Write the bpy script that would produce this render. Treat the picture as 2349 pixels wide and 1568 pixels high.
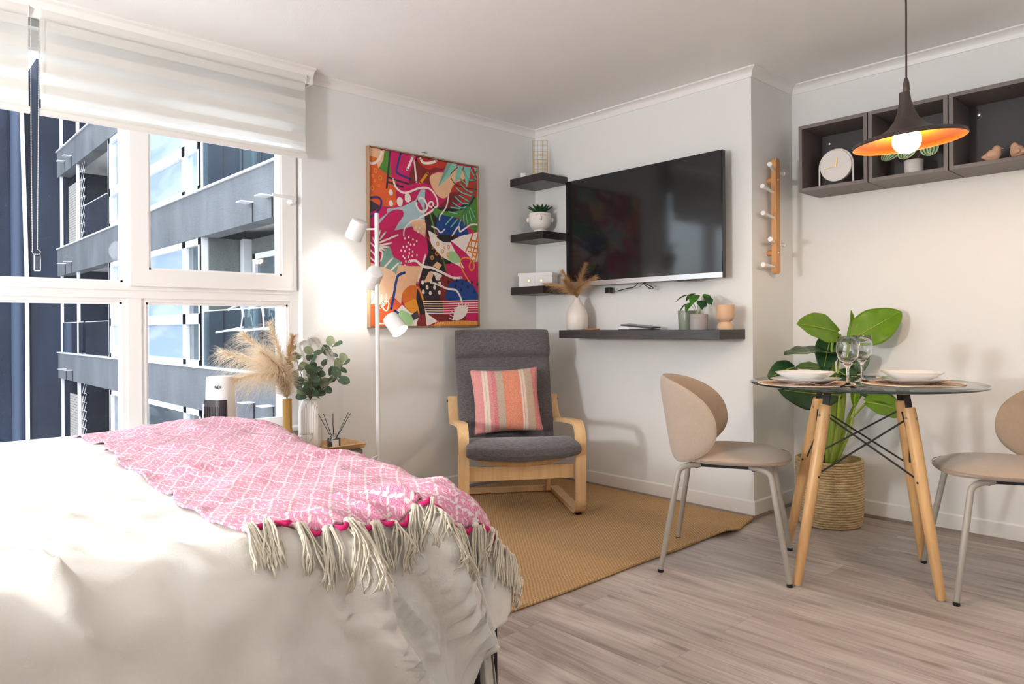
import bpy, math, random
import numpy as np
from mathutils import Vector, Matrix, noise
for o in list(bpy.data.objects): bpy.data.objects.remove(o)
SC = bpy.context.scene
COL = SC.collection
R = math.radians; PI = math.pi
random.seed(7)

# ------------------------------------------------------------ camera
cd = bpy.data.cameras.new('camera'); cam = bpy.data.objects.new('camera', cd); COL.objects.link(cam)
cd.sensor_width = 36.0; cd.sensor_fit = 'HORIZONTAL'; cd.lens = 1634.4/2349*36.0
cd.shift_y = -33.2/2349; cd.clip_start = 0.02; cd.clip_end = 300
m_ = Matrix.Rotation(0.8282, 4, 'Z') @ Matrix.Rotation(PI/2, 4, 'X') @ Matrix.Rotation(-0.00697, 4, 'Z')
cam.matrix_world = Matrix.Translation((0, 0, 1.02)) @ m_
SC.camera = cam

# ------------------------------------------------------------ sky, sun, exposure
w = bpy.data.worlds.new('sky'); SC.world = w; w.use_nodes = True
nt = w.node_tree; bg = nt.nodes['Background']
sk = nt.nodes.new('ShaderNodeTexSky'); sk.sky_type = 'NISHITA'; sk.sun_disc = False
sk.sun_elevation = R(35); sk.sun_rotation = R(60); sk.dust_density = 3.0; sk.ozone_density = 1.0
hs = nt.nodes.new('ShaderNodeHueSaturation'); hs.inputs['Saturation'].default_value = 0.45
nt.links.new(sk.outputs[0], hs.inputs['Color']); nt.links.new(hs.outputs[0], bg.inputs[0])
bg.inputs[1].default_value = 0.56
SUNDIR = Vector((1.0, 0.12, -0.50)).normalized()
sl = bpy.data.lights.new('sun', 'SUN'); sl.energy = 0.8; sl.angle = R(0.6); sl.color = (1.0, 0.95, 0.87)
so = bpy.data.objects.new('sun', sl); COL.objects.link(so)
so.rotation_euler = SUNDIR.to_track_quat('-Z', 'Y').to_euler(); so.location = (-12, -1, 8)
SC.view_settings.view_transform = 'Standard'; SC.view_settings.look = 'None'
SC.view_settings.exposure = 0.93; SC.view_settings.gamma = 1.0; SC.view_settings.use_curve_mapping = False
cy = SC.cycles
cy.use_denoising = True; cy.max_bounces = 10; cy.diffuse_bounces = 5; cy.glossy_bounces = 4
cy.transmission_bounces = 8; cy.transparent_max_bounces = 16; cy.sample_clamp_indirect = 6.0
cy.caustics_reflective = False; cy.caustics_refractive = False
def lamp_light(name, kind, loc, energy, color, size=0.1, parent=None, rot=None):
    l = bpy.data.lights.new(name, kind); l.energy = energy; l.color = color
    if kind == 'AREA': l.size = size; l.shape = 'DISK'
    else: l.shadow_soft_size = size
    o = bpy.data.objects.new(name, l); COL.objects.link(o); o.location = loc
    if rot: o.rotation_euler = rot
    if parent: o.parent = parent
    return o
for yy_, zz_ in ((0.2, 0.55),):                     # sampling portal over the glazing
    pl_ = lamp_light('window_portal', 'AREA', (-3.60, 0.1, 1.25), 1.0, (1, 1, 1), 1.0, rot=(0, -PI/2, 0))
    pl_.data.shape = 'RECTANGLE'; pl_.data.size = 1.5; pl_.data.size_y = 3.3; pl_.data.cycles.is_portal = True

# ------------------------------------------------------------ mesh helpers
class MB:
    def __init__(s): s.v = []; s.f = []; s.m = []; s.uv = None
    def add(s, vs, fs, mi=0):
        b = len(s.v); s.v += [tuple(map(float, p)) for p in vs]
        for f in fs: s.f.append(tuple(b+i for i in f)); s.m.append(mi)
        return s
    def box(s, a, b, mi=0):
        (x0, y0, z0), (x1, y1, z1) = a, b
        x0, x1 = min(x0, x1), max(x0, x1); y0, y1 = min(y0, y1), max(y0, y1); z0, z1 = min(z0, z1), max(z0, z1)
        return s.add([(x0,y0,z0),(x1,y0,z0),(x1,y1,z0),(x0,y1,z0),(x0,y0,z1),(x1,y0,z1),(x1,y1,z1),(x0,y1,z1)],
                     [(0,3,2,1),(4,5,6,7),(0,1,5,4),(1,2,6,5),(2,3,7,6),(3,0,4,7)], mi)
    def obox(s, c, ax, ay, az, hx, hy, hz, mi=0):
        c = Vector(c); ax, ay, az = Vector(ax).normalized()*hx, Vector(ay).normalized()*hy, Vector(az).normalized()*hz
        vs = [c+ax*i+ay*j+az*k for k in (-1,1) for j in (-1,1) for i in (-1,1)]
        return s.add(vs, [(0,2,3,1),(4,5,7,6),(0,1,5,4),(1,3,7,5),(3,2,6,7),(2,0,4,6)], mi)
    def lathe(s, pr, c=(0,0,0), n=32, mi=0, ribs=0, ribd=0.0, closed=False, ang=2*PI):
        vs = []; fs = []; k = len(pr); full = abs(ang-2*PI) < 1e-6; nn = n if full else n+1
        for j in range(nn):
            a = ang*j/n; ca, sa = math.cos(a), math.sin(a)
            for (r, z) in pr:
                rr = r*(1-ribd*(0.5+0.5*math.cos(ribs*a))) if ribs else r
                vs.append((c[0]+rr*ca, c[1]+rr*sa, c[2]+z))
        for j in range(n):
            j2 = (j+1) % nn
            for i in range(k-1 if not closed else k):
                i2 = (i+1) % k
                fs.append((j*k+i, j2*k+i, j2*k+i2, j*k+i2))
        return s.add(vs, fs, mi)
    def tube(s, pts, r, n=8, mi=0, cap=True, flat=None, closed=False):
        pts = [Vector(p) for p in pts]; N = len(pts); vs = []; fs = []
        rs = r if isinstance(r, (list, tuple)) else [r]*N
        up = None
        for i in range(N):
            if closed: t = (pts[(i+1) % N]-pts[i-1])
            else: t = (pts[min(i+1, N-1)]-pts[max(i-1, 0)])
            if t.length < 1e-9: t = Vector((0,0,1))
            t.normalize()
            if up is None:
                up = Vector((0,0,1)) if abs(t.z) < 0.9 else Vector((1,0,0))
            a = (up-t*up.dot(t))
            if a.length < 1e-6: a = t.orthogonal()
            a.normalize(); b = t.cross(a); up = a
            for j in range(n):
                q = 2*PI*j/n
                fl = flat if flat else (1, 1)
                vs.append(pts[i]+a*math.cos(q)*rs[i]*fl[0]+b*math.sin(q)*rs[i]*fl[1])
        for i in range(N if closed else N-1):
            i2 = (i+1) % N
            for j in range(n):
                j2 = (j+1) % n; fs.append((i*n+j, i*n+j2, i2*n+j2, i2*n+j))
        if cap and not closed:
            fs.append(tuple(reversed(range(n)))); fs.append(tuple(range((N-1)*n, N*n)))
        return s.add(vs, fs, mi)
    def prism(s, poly, fn, d0, d1, mi=0):      # poly of 2D points, fn(u,v,d)->xyz
        n = len(poly); vs = [fn(u, v, d0) for u, v in poly]+[fn(u, v, d1) for u, v in poly]
        fs = [tuple(reversed(range(n))), tuple(range(n, 2*n))]+[(i, (i+1) % n, n+(i+1) % n, n+i) for i in range(n)]
        return s.add(vs, fs, mi)
    def grid(s, fn, nu, nv, mi=0, closeu=False):
        vs = [fn(i/(nu if closeu else nu-1), j/(nv-1)) for i in range(nu) for j in range(nv)]
        fs = [(i*nv+j, ((i+1) % nu)*nv+j, ((i+1) % nu)*nv+j+1, i*nv+j+1) for i in range(nu if closeu else nu-1) for j in range(nv-1)]
        return s.add(vs, fs, mi)
    def xf(s, M):
        s.v = [tuple(M @ Vector(p)) for p in s.v]; return s
    def mesh(s, name):
        me = bpy.data.meshes.new(name); me.from_pydata(s.v, [], s.f); me.update()
        me.polygons.foreach_set('material_index', s.m); return me

def obj(name, mb, mats, parent=None, smooth=None, bevel=None, sub=0, fix=True, solid=None):
    import bmesh
    me = mb.mesh(name)
    bm = bmesh.new(); bm.from_mesh(me)
    if fix: bmesh.ops.remove_doubles(bm, verts=bm.verts, dist=1e-5); bmesh.ops.recalc_face_normals(bm, faces=bm.faces)
    if smooth is not None:
        for f in bm.faces: f.smooth = True
        if smooth < 179:
            lim = R(smooth)
            for e in bm.edges:
                if len(e.link_faces) == 2 and e.calc_face_angle(0) > lim: e.smooth = False
    bm.to_mesh(me); bm.free()
    if not isinstance(mats, (list, tuple)): mats = [mats]
    for m in mats: me.materials.append(m)
    o = bpy.data.objects.new(name, me); COL.objects.link(o)
    if solid:
        md = o.modifiers.new('solid', 'SOLIDIFY'); md.thickness = solid; md.offset = 0
    if sub:
        md = o.modifiers.new('sub', 'SUBSURF'); md.levels = sub; md.render_levels = sub
    if bevel:
        md = o.modifiers.new('bevel', 'BEVEL'); md.width = bevel; md.segments = 3; md.limit_method = 'ANGLE'; md.angle_limit = R(35)
        md.harden_normals = False
        for p in me.polygons: p.use_smooth = True
        try: me.set_sharp_from_angle(angle=R(40))
        except Exception: pass
    if parent: o.parent = parent
    return o
def tag(o, label, cat, group=None, kind=None):
    if label: o['label'] = label
    if cat: o['category'] = cat
    if group: o['group'] = group
    if kind: o['kind'] = kind
    return o
def thing(name, label, cat, loc=(0,0,0), rz=0, group=None):
    o = bpy.data.objects.new(name, None); COL.objects.link(o); o.empty_display_size = 0.05
    o.location = loc; o.rotation_euler = (0, 0, rz)
    return tag(o, label, cat, group)
def struct(name, mb, mats, parent=None, **k):
    o = obj(name, mb, mats, parent, **k)
    if parent is None: o['kind'] = 'structure'
    return o
def dup(root, loc=None, rz=None, label=None, group=None):
    def rec(o, par):
        c = o.copy(); COL.objects.link(c)
        if par: c.parent = par
        for ch in o.children: rec(ch, c)
        return c
    r = rec(root, None)
    if loc is not None: r.location = loc
    if rz is not None: r.rotation_euler = (0, 0, rz)
    if label: r['label'] = label
    if group: r['group'] = group
    return r
def catmull(pts, k=6, closed=False):
    P = [Vector(p) for p in pts]; n = len(P); out = []
    rng = range(n) if closed else range(n-1)
    for i in rng:
        if closed: a, b, c, d = P[i-1], P[i], P[(i+1) % n], P[(i+2) % n]
        else: a, b, c, d = P[max(i-1,0)], P[i], P[i+1], P[min(i+2,n-1)]
        for j in range(k):
            t = j/k
            out.append(0.5*((2*b)+(c-a)*t+(2*a-5*b+4*c-d)*t*t+(3*b-a-3*c+d)*t*t*t))
    if not closed: out.append(P[-1])
    return out

# ------------------------------------------------------------ material helpers
def srgb(r, g, b):
    f = lambda c: (c/255/12.92) if c/255 <= 0.04045 else ((c/255+0.055)/1.055)**2.4
    return (f(r), f(g), f(b), 1)
class NT:
    def __init__(s, name):
        s.m = bpy.data.materials.new(name); s.m.use_nodes = True; s.t = s.m.node_tree
        s.b = s.t.nodes['Principled BSDF']; s.out = s.t.nodes['Material Output']
    def n(s, typ, **k):
        x = s.t.nodes.new(typ)
        for a, v in k.items():
            if a.startswith('i_'):
                key = a[2:]; key = int(key) if key.isdigit() else key.replace('_', ' ')
                x.inputs[key].default_value = v
            else: setattr(x, a, v)
        return x
    def l(s, a, b): s.t.links.new(a, b)
    def math(s, op, a, b=None, c=None, clamp=False):
        x = s.t.nodes.new('ShaderNodeMath'); x.operation = op; x.use_clamp = clamp
        for i, q in enumerate((a, b, c)):
            if q is None: continue
            if isinstance(q, (int, float)): x.inputs[i].default_value = q
            else: s.l(q, x.inputs[i])
        return x.outputs[0]
    def mix(s, fac, a, b, typ='MIX'):
        x = s.t.nodes.new('ShaderNodeMix'); x.data_type = 'RGBA'; x.blend_type = typ
        for i, q in ((0, fac), (6, a), (7, b)):
            if isinstance(q, (int, float, tuple)): x.inputs[i].default_value = q
            else: s.l(q, x.inputs[i])
        return x.outputs[2]
    def coord(s, kind='Object', scale=(1,1,1), rot=(0,0,0)):
        tc = s.n('ShaderNodeTexCoord'); mp = s.n('ShaderNodeMapping')
        mp.inputs['Scale'].default_value = scale; mp.inputs['Rotation'].default_value = rot
        s.l(tc.outputs[kind], mp.inputs[0]); return mp.outputs[0]
    def noise(s, co, sc, det=4, rough=0.55, dist=0.0):
        x = s.n('ShaderNodeTexNoise'); x.inputs['Scale'].default_value = sc; x.inputs['Detail'].default_value = det
        x.inputs['Roughness'].default_value = rough; x.inputs['Distortion'].default_value = dist
        s.l(co, x.inputs['Vector']); return x.outputs['Fac']
    def ramp(s, fac, stops):
        x = s.n('ShaderNodeValToRGB'); e = x.color_ramp.elements
        while len(e) > 1: e.remove(e[0])
        e[0].position = stops[0][0]; e[0].color = stops[0][1]
        for p, c in stops[1:]: q = e.new(p); q.color = c
        s.l(fac, x.inputs[0]); return x.outputs[0]
    def bump(s, h, strength=0.3, dist=0.01):
        x = s.n('ShaderNodeBump'); x.inputs['Strength'].default_value = strength; x.inputs['Distance'].default_value = dist
        s.l(h, x.inputs['Height']); s.l(x.outputs[0], s.b.inputs['Normal'])
    def col(s, c):
        if isinstance(c, tuple): s.b.inputs['Base Color'].default_value = c
        else: s.l(c, s.b.inputs['Base Color'])
    def set(s, **k):
        for a, v in k.items(): s.b.inputs[a.replace('_', ' ')].default_value = v
def mat(name, c, rough=0.5, metal=0.0, var=0.06, scale=30, bump=0.0, bscale=200, spec=None, coat=0.0, alpha=None, sheen=0.0):
    N = NT(name); co = N.coord()
    f = N.noise(co, scale, 3)
    c2 = tuple(x*(1-var) for x in c[:3])+(1,); c3 = tuple(min(1, x*(1+var)) for x in c[:3])+(1,)
    N.col(N.mix(f, c2, c3))
    N.set(Roughness=rough, Metallic=metal)
    if spec is not None: N.b.inputs['Specular IOR Level'].default_value = spec
    if coat: N.b.inputs['Coat Weight'].default_value = coat
    if sheen: N.b.inputs['Sheen Weight'].default_value = sheen
    if bump: N.bump(N.noise(co, bscale, 3), bump, 0.002)
    return N.m
def wood(name, ca, cb, axis=0, scale=1.0, rough=0.45, dark=None, bump=0.06):
    N = NT(name); s = [14.0*scale]*3; s[axis] = 1.2*scale
    co = N.coord(scale=tuple(s))
    f = N.noise(co, 2.2, 6, 0.6, 0.6); g = N.noise(co, 9, 4, 0.6, 0.2)
    h = N.math('ADD', N.math('MULTIPLY', f, 0.7), N.math('MULTIPLY', g, 0.3))
    N.col(N.ramp(h, [(0.3, cb), (0.62, ca)])); N.set(Roughness=rough); N.bump(h, bump, 0.004)
    return N.m
def fabric(name, ca, cb, scale=900, bump=0.35, rough=0.95, sheen=0.2, hatch=False):
    N = NT(name); co = N.coord()
    f = N.noise(co, scale*0.35, 2); g = N.noise(co, 60, 3)
    if hatch:
        a = N.noise(N.coord(scale=(1,1,12)), 45, 4); b = N.noise(N.coord(scale=(12,12,1)), 45, 4)
        f = N.math('ADD', N.math('MULTIPLY', a, 0.5), N.math('MULTIPLY', b, 0.5))
        N.col(N.ramp(f, [(0.38, cb), (0.62, ca)]))
    else: N.col(N.mix(N.math('ADD', N.math('MULTIPLY', f, .7), N.math('MULTIPLY', g, .3)), cb, ca))
    N.set(Roughness=rough); N.b.inputs['Sheen Weight'].default_value = sheen
    N.bump(N.noise(co, scale, 2), bump, 0.0015)
    return N.m
def emit(name, c, strength):
    N = NT(name); N.set(Roughness=0.4); N.col(c)
    N.b.inputs['Emission Color'].default_value = c; N.b.inputs['Emission Strength'].default_value = strength
    return N.m
def glass(name, tint=(1,1,1,1), rough=0.0, ior=1.45):
    N = NT(name); N.col(tint); N.set(Roughness=rough, IOR=ior); N.b.inputs['Transmission Weight'].default_value = 1.0
    return N.m
def pane_glass(name, tint=(0.97,0.99,1,1), refl=0.06, dust=0.0, dustc=(0.8,0.85,0.9,1)):
    # thin pane: lets light straight through, mirrors a little, carries dust specks
    N = NT(name); t = N.t; t.nodes.remove(N.b)
    tr = N.n('ShaderNodeBsdfTransparent'); tr.inputs[0].default_value = tint
    gl = N.n('ShaderNodeBsdfGlossy'); gl.inputs['Roughness'].default_value = 0.02
    fr = N.n('ShaderNodeFresnel'); ge = N.n('ShaderNodeNewGeometry')
    N.l(N.math('ADD', 1.45, N.math('MULTIPLY', ge.outputs['Backfacing'], 1/1.45-1.45)), fr.inputs[0])
    mx = N.n('ShaderNodeMixShader'); N.l(N.math('MULTIPLY', fr.outputs[0], refl/0.04), mx.inputs[0])
    N.l(tr.outputs[0], mx.inputs[1]); N.l(gl.outputs[0], mx.inputs[2]); last = mx.outputs[0]
    if dust > 0:
        df = N.n('ShaderNodeBsdfTranslucent'); df.inputs[0].default_value = dustc
        d2 = N.n('ShaderNodeBsdfDiffuse'); d2.inputs[0].default_value = dustc
        ms = N.n('ShaderNodeMixShader'); ms.inputs[0].default_value = 0.5; N.l(df.outputs[0], ms.inputs[1]); N.l(d2.outputs[0], ms.inputs[2])
        co = N.coord(); sp = N.noise(co, 90, 2, 0.5); lo = N.noise(co, 2.2, 3, 0.6)
        spk = N.ramp(sp, [(0.64, (0,0,0,1)), (0.72, (1,1,1,1))])
        f = N.math('ADD', N.math('MULTIPLY', N.math('MULTIPLY', spk, lo), dust*1.6), N.math('MULTIPLY', lo, dust*0.35))
        m3 = N.n('ShaderNodeMixShader'); N.l(f, m3.inputs[0]); N.l(last, m3.inputs[1]); N.l(ms.outputs[0], m3.inputs[2]); last = m3.outputs[0]
    N.l(last, N.out.inputs[0]); return N.m
# ------------------------------------------------------------ room constants (metres)
XW, YT, YR, XP, ZC = -3.565, 3.503, 3.963, -1.925, 2.388
XE, YS = 2.6, -2.2                       # the unseen ends of the room
M_wall = mat('wall_paint', (0.79, 0.785, 0.765, 1), 0.75, var=0.01, scale=3, bump=0.05, bscale=260)
M_ceil = mat('ceiling_paint', (0.88, 0.87, 0.85, 1), 0.85, var=0.015, scale=4, bump=0.35, bscale=170)
M_trim = mat('white_trim_paint', (0.84, 0.82, 0.795, 1), 0.4, var=0.01, scale=3)
M_pvc = mat('white_window_plastic', (0.82, 0.80, 0.775, 1), 0.35, var=0.01, scale=3)
M_white = mat('white_lacquer', (0.84, 0.83, 0.81, 1), 0.35, var=0.01)
M_black = mat('black_metal', (0.012, 0.012, 0.013, 1), 0.35, var=0.05)
M_blackp = mat('black_plastic', (0.010, 0.010, 0.012, 1), 0.3, var=0.05)
M_steel = mat('brushed_steel', (0.75, 0.75, 0.76, 1), 0.22, 1.0, var=0.03)
M_brass = mat('brass_wire', (0.83, 0.60, 0.22, 1), 0.3, 1.0, var=0.05)

def floor_mat():
    N = NT('grey_oak_laminate')
    co = N.coord()
    br = N.n('ShaderNodeTexBrick'); br.offset = 0.37; br.squash = 1.0
    br.inputs['Scale'].default_value = 1.0; br.inputs['Brick Width'].default_value = 1.28; br.inputs['Row Height'].default_value = 0.193
    br.inputs['Mortar Size'].default_value = 0.0009; br.inputs['Mortar Smooth'].default_value = 0.2; br.inputs['Bias'].default_value = 0.0
    br.inputs['Color1'].default_value = (0, 0, 0, 1); br.inputs['Color2'].default_value = (1, 1, 1, 1); br.inputs['Mortar'].default_value = (0.5, 0.5, 0.5, 1)
    N.l(co, br.inputs['Vector'])
    sep = N.n('ShaderNodeSeparateColor'); N.l(br.outputs['Color'], sep.inputs[0]); pid = sep.outputs[0]
    # offset grain per plank
    cx = N.n('ShaderNodeCombineXYZ'); N.l(N.math('MULTIPLY', pid, 7.3), cx.inputs[0]); N.l(N.math('MULTIPLY', pid, 3.1), cx.inputs[1]); N.l(N.math('MULTIPLY', pid, 5.0), cx.inputs[2])
    va = N.n('ShaderNodeVectorMath'); va.operation = 'ADD'; N.l(co, va.inputs[0]); N.l(cx.outputs[0], va.inputs[1])
    def sc(v):
        mp = N.n('ShaderNodeMapping'); mp.inputs['Scale'].default_value = v; N.l(va.outputs[0], mp.inputs[0]); return mp.outputs[0]
    broad = N.noise(sc((0.9, 6, 1)), 1.6, 4, 0.55, 0.8)
    fine = N.noise(sc((1.6, 60, 1)), 2.2, 5, 0.65, 0.3)
    mid = N.noise(sc((1.1, 18, 1)), 2.0, 4, 0.6, 1.2)
    g = N.math('ADD', N.math('ADD', N.math('MULTIPLY', broad, 0.45), N.math('MULTIPLY', fine, 0.22)), N.math('MULTIPLY', mid, 0.33))
    c = N.ramp(g, [(0.34, srgb(130, 116, 108)), (0.47, srgb(170, 157, 149)), (0.57, srgb(193, 181, 173)), (0.70, srgb(208, 198, 190))])
    # knots
    vo = N.n('ShaderNodeTexVoronoi'); vo.voronoi_dimensions = '2D'; vo.inputs['Scale'].default_value = 1.0; N.l(sc((1.15, 4.2, 1)), vo.inputs['Vector'])
    kn = N.math('SUBTRACT', 0.085, N.math('ADD', vo.outputs['Distance'], N.math('MULTIPLY', N.math('SUBTRACT', fine, 0.5), 0.12)))
    kn = N.math('MULTIPLY', kn, 9.0, clamp=True)
    c = N.mix(N.math('MULTIPLY', kn, 0.75), c, srgb(98, 80, 70))
    c = N.mix(N.math('MULTIPLY', N.math('SUBTRACT', pid, 0.5), 0.30, clamp=True), c, srgb(150, 131, 118))
    c = N.mix(N.math('MULTIPLY', br.outputs['Fac'], 0.45), c, srgb(110, 94, 84))
    N.col(c); N.set(Roughness=0.42); N.b.inputs['Specular IOR Level'].default_value = 0.4
    N.bump(N.math('SUBTRACT', N.math('MULTIPLY', fine, 0.3), N.math('MULTIPLY', br.outputs['Fac'], 0.8)), 0.12, 0.002)
    return N.m
M_floor = floor_mat()
M_qr = wood('grey_oak_beading', srgb(150, 136, 128), srgb(112, 98, 90), 0, 1.0, 0.45)

# ------------------------------------------------------------ shell
struct('floor', MB().box((XW-0.15, YS-0.1, -0.08), (XE+0.1, YR+0.12, 0)), M_floor)
struct('ceiling', MB().box((XW-0.15, YS-0.1, ZC), (XE+0.1, YR+0.12, ZC+0.12)), M_ceil)
struct('wall_back', MB().box((XW, YT, 0), (XP, YR+0.12, ZC)), M_wall)              # the television wall, a boxed-out pier
struct('wall_right', MB().box((XP, YR, 0), (XE+0.1, YR+0.12, ZC)), M_wall)
struct('wall_east', MB().box((XE, YS, 0), (XE+0.1, YR, ZC)), M_wall)
struct('wall_front', MB().box((XW-0.15, YS-0.1, 0), (XE, YS, ZC)), M_wall)
WY, WZ0, WZ1, WYS = 1.752, 0.505, 2.30, -1.75                                            # window opening
lw = MB().box((XW-0.15, WY, 0), (XW, YT, ZC)).box((XW-0.15, WYS, 0), (XW, WY, WZ0)).box((XW-0.15, WYS, WZ1), (XW, WY, ZC)).box((XW-0.15, YS, 0), (XW, WYS, ZC))
struct('wall_left', lw, M_wall)

def qround(r, n=6):
    return [(0, 0)]+[(r*math.cos(PI/2*i/n), r*math.sin(PI/2*i/n)) for i in range(n+1)]
BH = 0.090; BT = 0.012
def skirting(name, a, b, inward, m0=0, m1=0):
    # a,b = ends on the wall line, inward = unit vector into the room; m0/m1 extend the ends for mitres
    a = Vector((a[0], a[1], 0)); b = Vector((b[0], b[1], 0)); n = Vector((inward[0], inward[1], 0)); t = (b-a).normalized()
    def fn(u, v, d):
        q = a+t*d; e0 = m0*u; e1 = m1*u
        q = (a-t*e0) if d == 0 else (b+t*e1)
        return q+n*u+Vector((0, 0, v))
    L = 1.0
    prof = [(0, 0.016), (BT, 0.016), (BT, BH-0.006), (BT-0.006, BH), (0, BH)]
    struct('baseboard_'+name, MB().prism(prof, fn, 0, L), M_trim, smooth=30)
    q = [(0, 0), (0.020, 0), (0.0195, 0.006), (0.017, 0.0115), (0.0135, 0.015), (0.010, 0.017), (0, 0.017)]
    struct('trim_floor_'+name, MB().prism([(u+0.0, v) for u, v in q], fn, 0, L), M_qr, smooth=30)
skirting('left', (XW, WY-3.6), (XW, YT), (1, 0), 0, -1)
skirting('back', (XW, YT), (XP, YT), (0, -1), -1, 1)
skirting('pier', (XP, YT), (XP, YR), (1, 0), 1, -1)
skirting('right', (XP, YR), (XE, YR), (0, -1), -1, 0)
def crown(name, a, b, inward, m0=0, m1=0, prof=None):
    a = Vector((a[0], a[1], 0)); b = Vector((b[0], b[1], 0)); n = Vector((inward[0], inward[1], 0)); t = (b-a).normalized()
    def fn(u, v, d):
        q = (a-t*(m0*u)) if d == 0 else (b+t*(m1*u))
        return q+n*u+Vector((0, 0, ZC-v))
    if prof is None:
        prof = [(0, 0), (0.045, 0), (0.045, 0.006)]
        prof += [(0.042-0.034*math.sin(i/6*PI/2), 0.008+0.032*(1-math.cos(i/6*PI/2))) for i in range(7)]
        prof += [(0.006, 0.047), (0, 0.047)]
    struct('trim_crown_'+name, MB().prism(prof, fn, 0, 1), M_trim, smooth=35)
crown('left', (XW, WY+0.03), (XW, YT), (1, 0), 0, -1)
crown('back', (XW, YT), (XP, YT), (0, -1), -1, 1)
crown('pier', (XP, YT), (XP, YR), (1, 0), 1, -1)
crown('right', (XP, YR), (XE, YR), (0, -1), -1, 0)
# deep cove that hides the blind rollers
dp = [(0.125, 0), (0.135, 0), (0.135, 0.008)]
dp += [(0.132-0.040*math.sin(i/6*PI/2), 0.010+0.045*(1-math.cos(i/6*PI/2))) for i in range(7)]
dp += [(0.090, 0.075), (0.078, 0.075), (0.078, 0.06), (0.085, 0.055)]
crown('window_cove', (XW, WYS-0.2), (XW, WY+0.03), (1, 0), 0, 0, [(u-0.015, v) for u, v in dp])
struct('trim_cove_end', MB().box((XW, WY+0.018, ZC-0.073), (XW+0.070, WY+0.03, ZC)), M_trim)

# ------------------------------------------------------------ window (frame plane about 7 cm behind the plaster)
M_pane = pane_glass('dusty_window_glass', (0.97, 0.985, 1, 1), 0.006, 0.045)
M_bead = mat('white_glazing_bead', (0.86, 0.85, 0.83, 1), 0.3, var=0.01)
fx0, fx1 = XW-0.13, XW-0.055            # frame body depth
win = MB()
def bar(mb, y0, y1, z0, z1, xa=None, xb=None): mb.box((xa if xa is not None else fx0, y0, z0), (xb if xb is not None else fx1, y1, z1))
MUL = [0.946, -0.86]                      # mullion centres
W = bpy.data.objects.new('window_1', None); COL.objects.link(W); W['kind'] = 'structure'
W.location = (0, 0, 0)
bar(win, 1.712, WY, WZ0, WZ1); bar(win, WYS, WYS+0.04, WZ0, WZ1); bar(win, WYS, WY, WZ1-0.05, WZ1); bar(win, WYS, WY, WZ0, WZ0+0.035, fx0, fx1+0.001)
bar(win, WYS, WY, 1.168, 1.232, fx0, fx1+0.006)                                    # transom
bar(win, WYS, 1.712, 1.205, 1.213, fx1, fx1+0.012)
for m in MUL: bar(win, m-0.028, m+0.028, WZ0, WZ1, fx0, fx1+0.004)
struct('window_frame', win, M_pvc, W, fix=False)
def light(name, y0, y1, z0, z1, rail, xin, sash=False):
    mb = MB()
    for (a, b, c, d) in ((y0, y1, z0, z0+rail), (y0, y1, z1-rail, z1), (y0, y0+rail, z0+rail, z1-rail), (y1-rail, y1, z0+rail, z1-rail)):
        mb.box((fx0+0.01, a, c), (xin, b, d))
    s_ = struct(name, mb, M_pvc, W, fix=False)
    bd = MB(); r2 = rail; t = 0.010
    for (a, b, c, d) in ((y0+r2, y1-r2, z0+r2, z0+r2+t), (y0+r2, y1-r2, z1-r2-t, z1-r2), (y0+r2, y0+r2+t, z0+r2, z1-r2), (y1-r2-t, y1-r2, z0+r2, z1-r2)):
        bd.box((fx0+0.03, a, c), (xin-0.008, b, d))
    struct('glazing_bead', bd, M_bead, W)
    struct('window_pane', MB().box((fx0+0.040, y0+r2, z0+r2), (fx0+0.044, y1-r2, z1-r2)), M_pane, W)
# cells: top right is an opening sash, the rest fixed lights
light('window_sash', 0.925, 1.735, 1.224, WZ1-0.03, 0.078, fx1+0.022, True)
light('window_rail', 0.974, 1.722, WZ0+0.015, 1.172, 0.022, fx1-0.004)
light('window_rail', MUL[1]+0.028, 0.918, WZ0+0.015, 1.172, 0.022, fx1-0.004)
light('window_rail', MUL[1]+0.028, 0.918, 1.222, WZ1-0.05, 0.018, fx1-0.004)
light('window_rail', WYS+0.04, MUL[1]-0.028, WZ0+0.015, 1.172, 0.022, fx1-0.004)
light('window_rail', WYS+0.04, MUL[1]-0.028, 1.222, WZ1-0.05, 0.018, fx1-0.004)
hb = MB().lathe([(0.0, 0), (0.016, 0), (0.016, 0.010), (0.011, 0.014), (0.011, 0.045), (0, 0.045)], n=20)
hb.xf(Matrix.Translation((fx1+0.022, 1.700, 1.695)) @ Matrix.Rotation(PI/2, 4, 'Y'))
hb.tube([(fx1+0.062, 1.715, 1.707), (fx1+0.066, 1.66, 1.712), (fx1+0.066, 1.585, 1.716)], [0.010, 0.0095, 0.008], 10, flat=(1.0, 0.75))
struct('window_handle', hb, M_white, W, smooth=40)
lk = MB().box((fx1-0.002, 0.01, 1.232), (fx1+0.018, 0.030, 1.262)).tube([(fx1+0.012, 0.02, 1.26), (fx1+0.012, 0.02, 1.285)], 0.007)
struct('trim_window_sill', MB().box((XW-0.14, WYS, WZ0-0.02), (XW+0.035, WY, WZ0+0.002)), M_trim, bevel=0.004)
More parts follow.
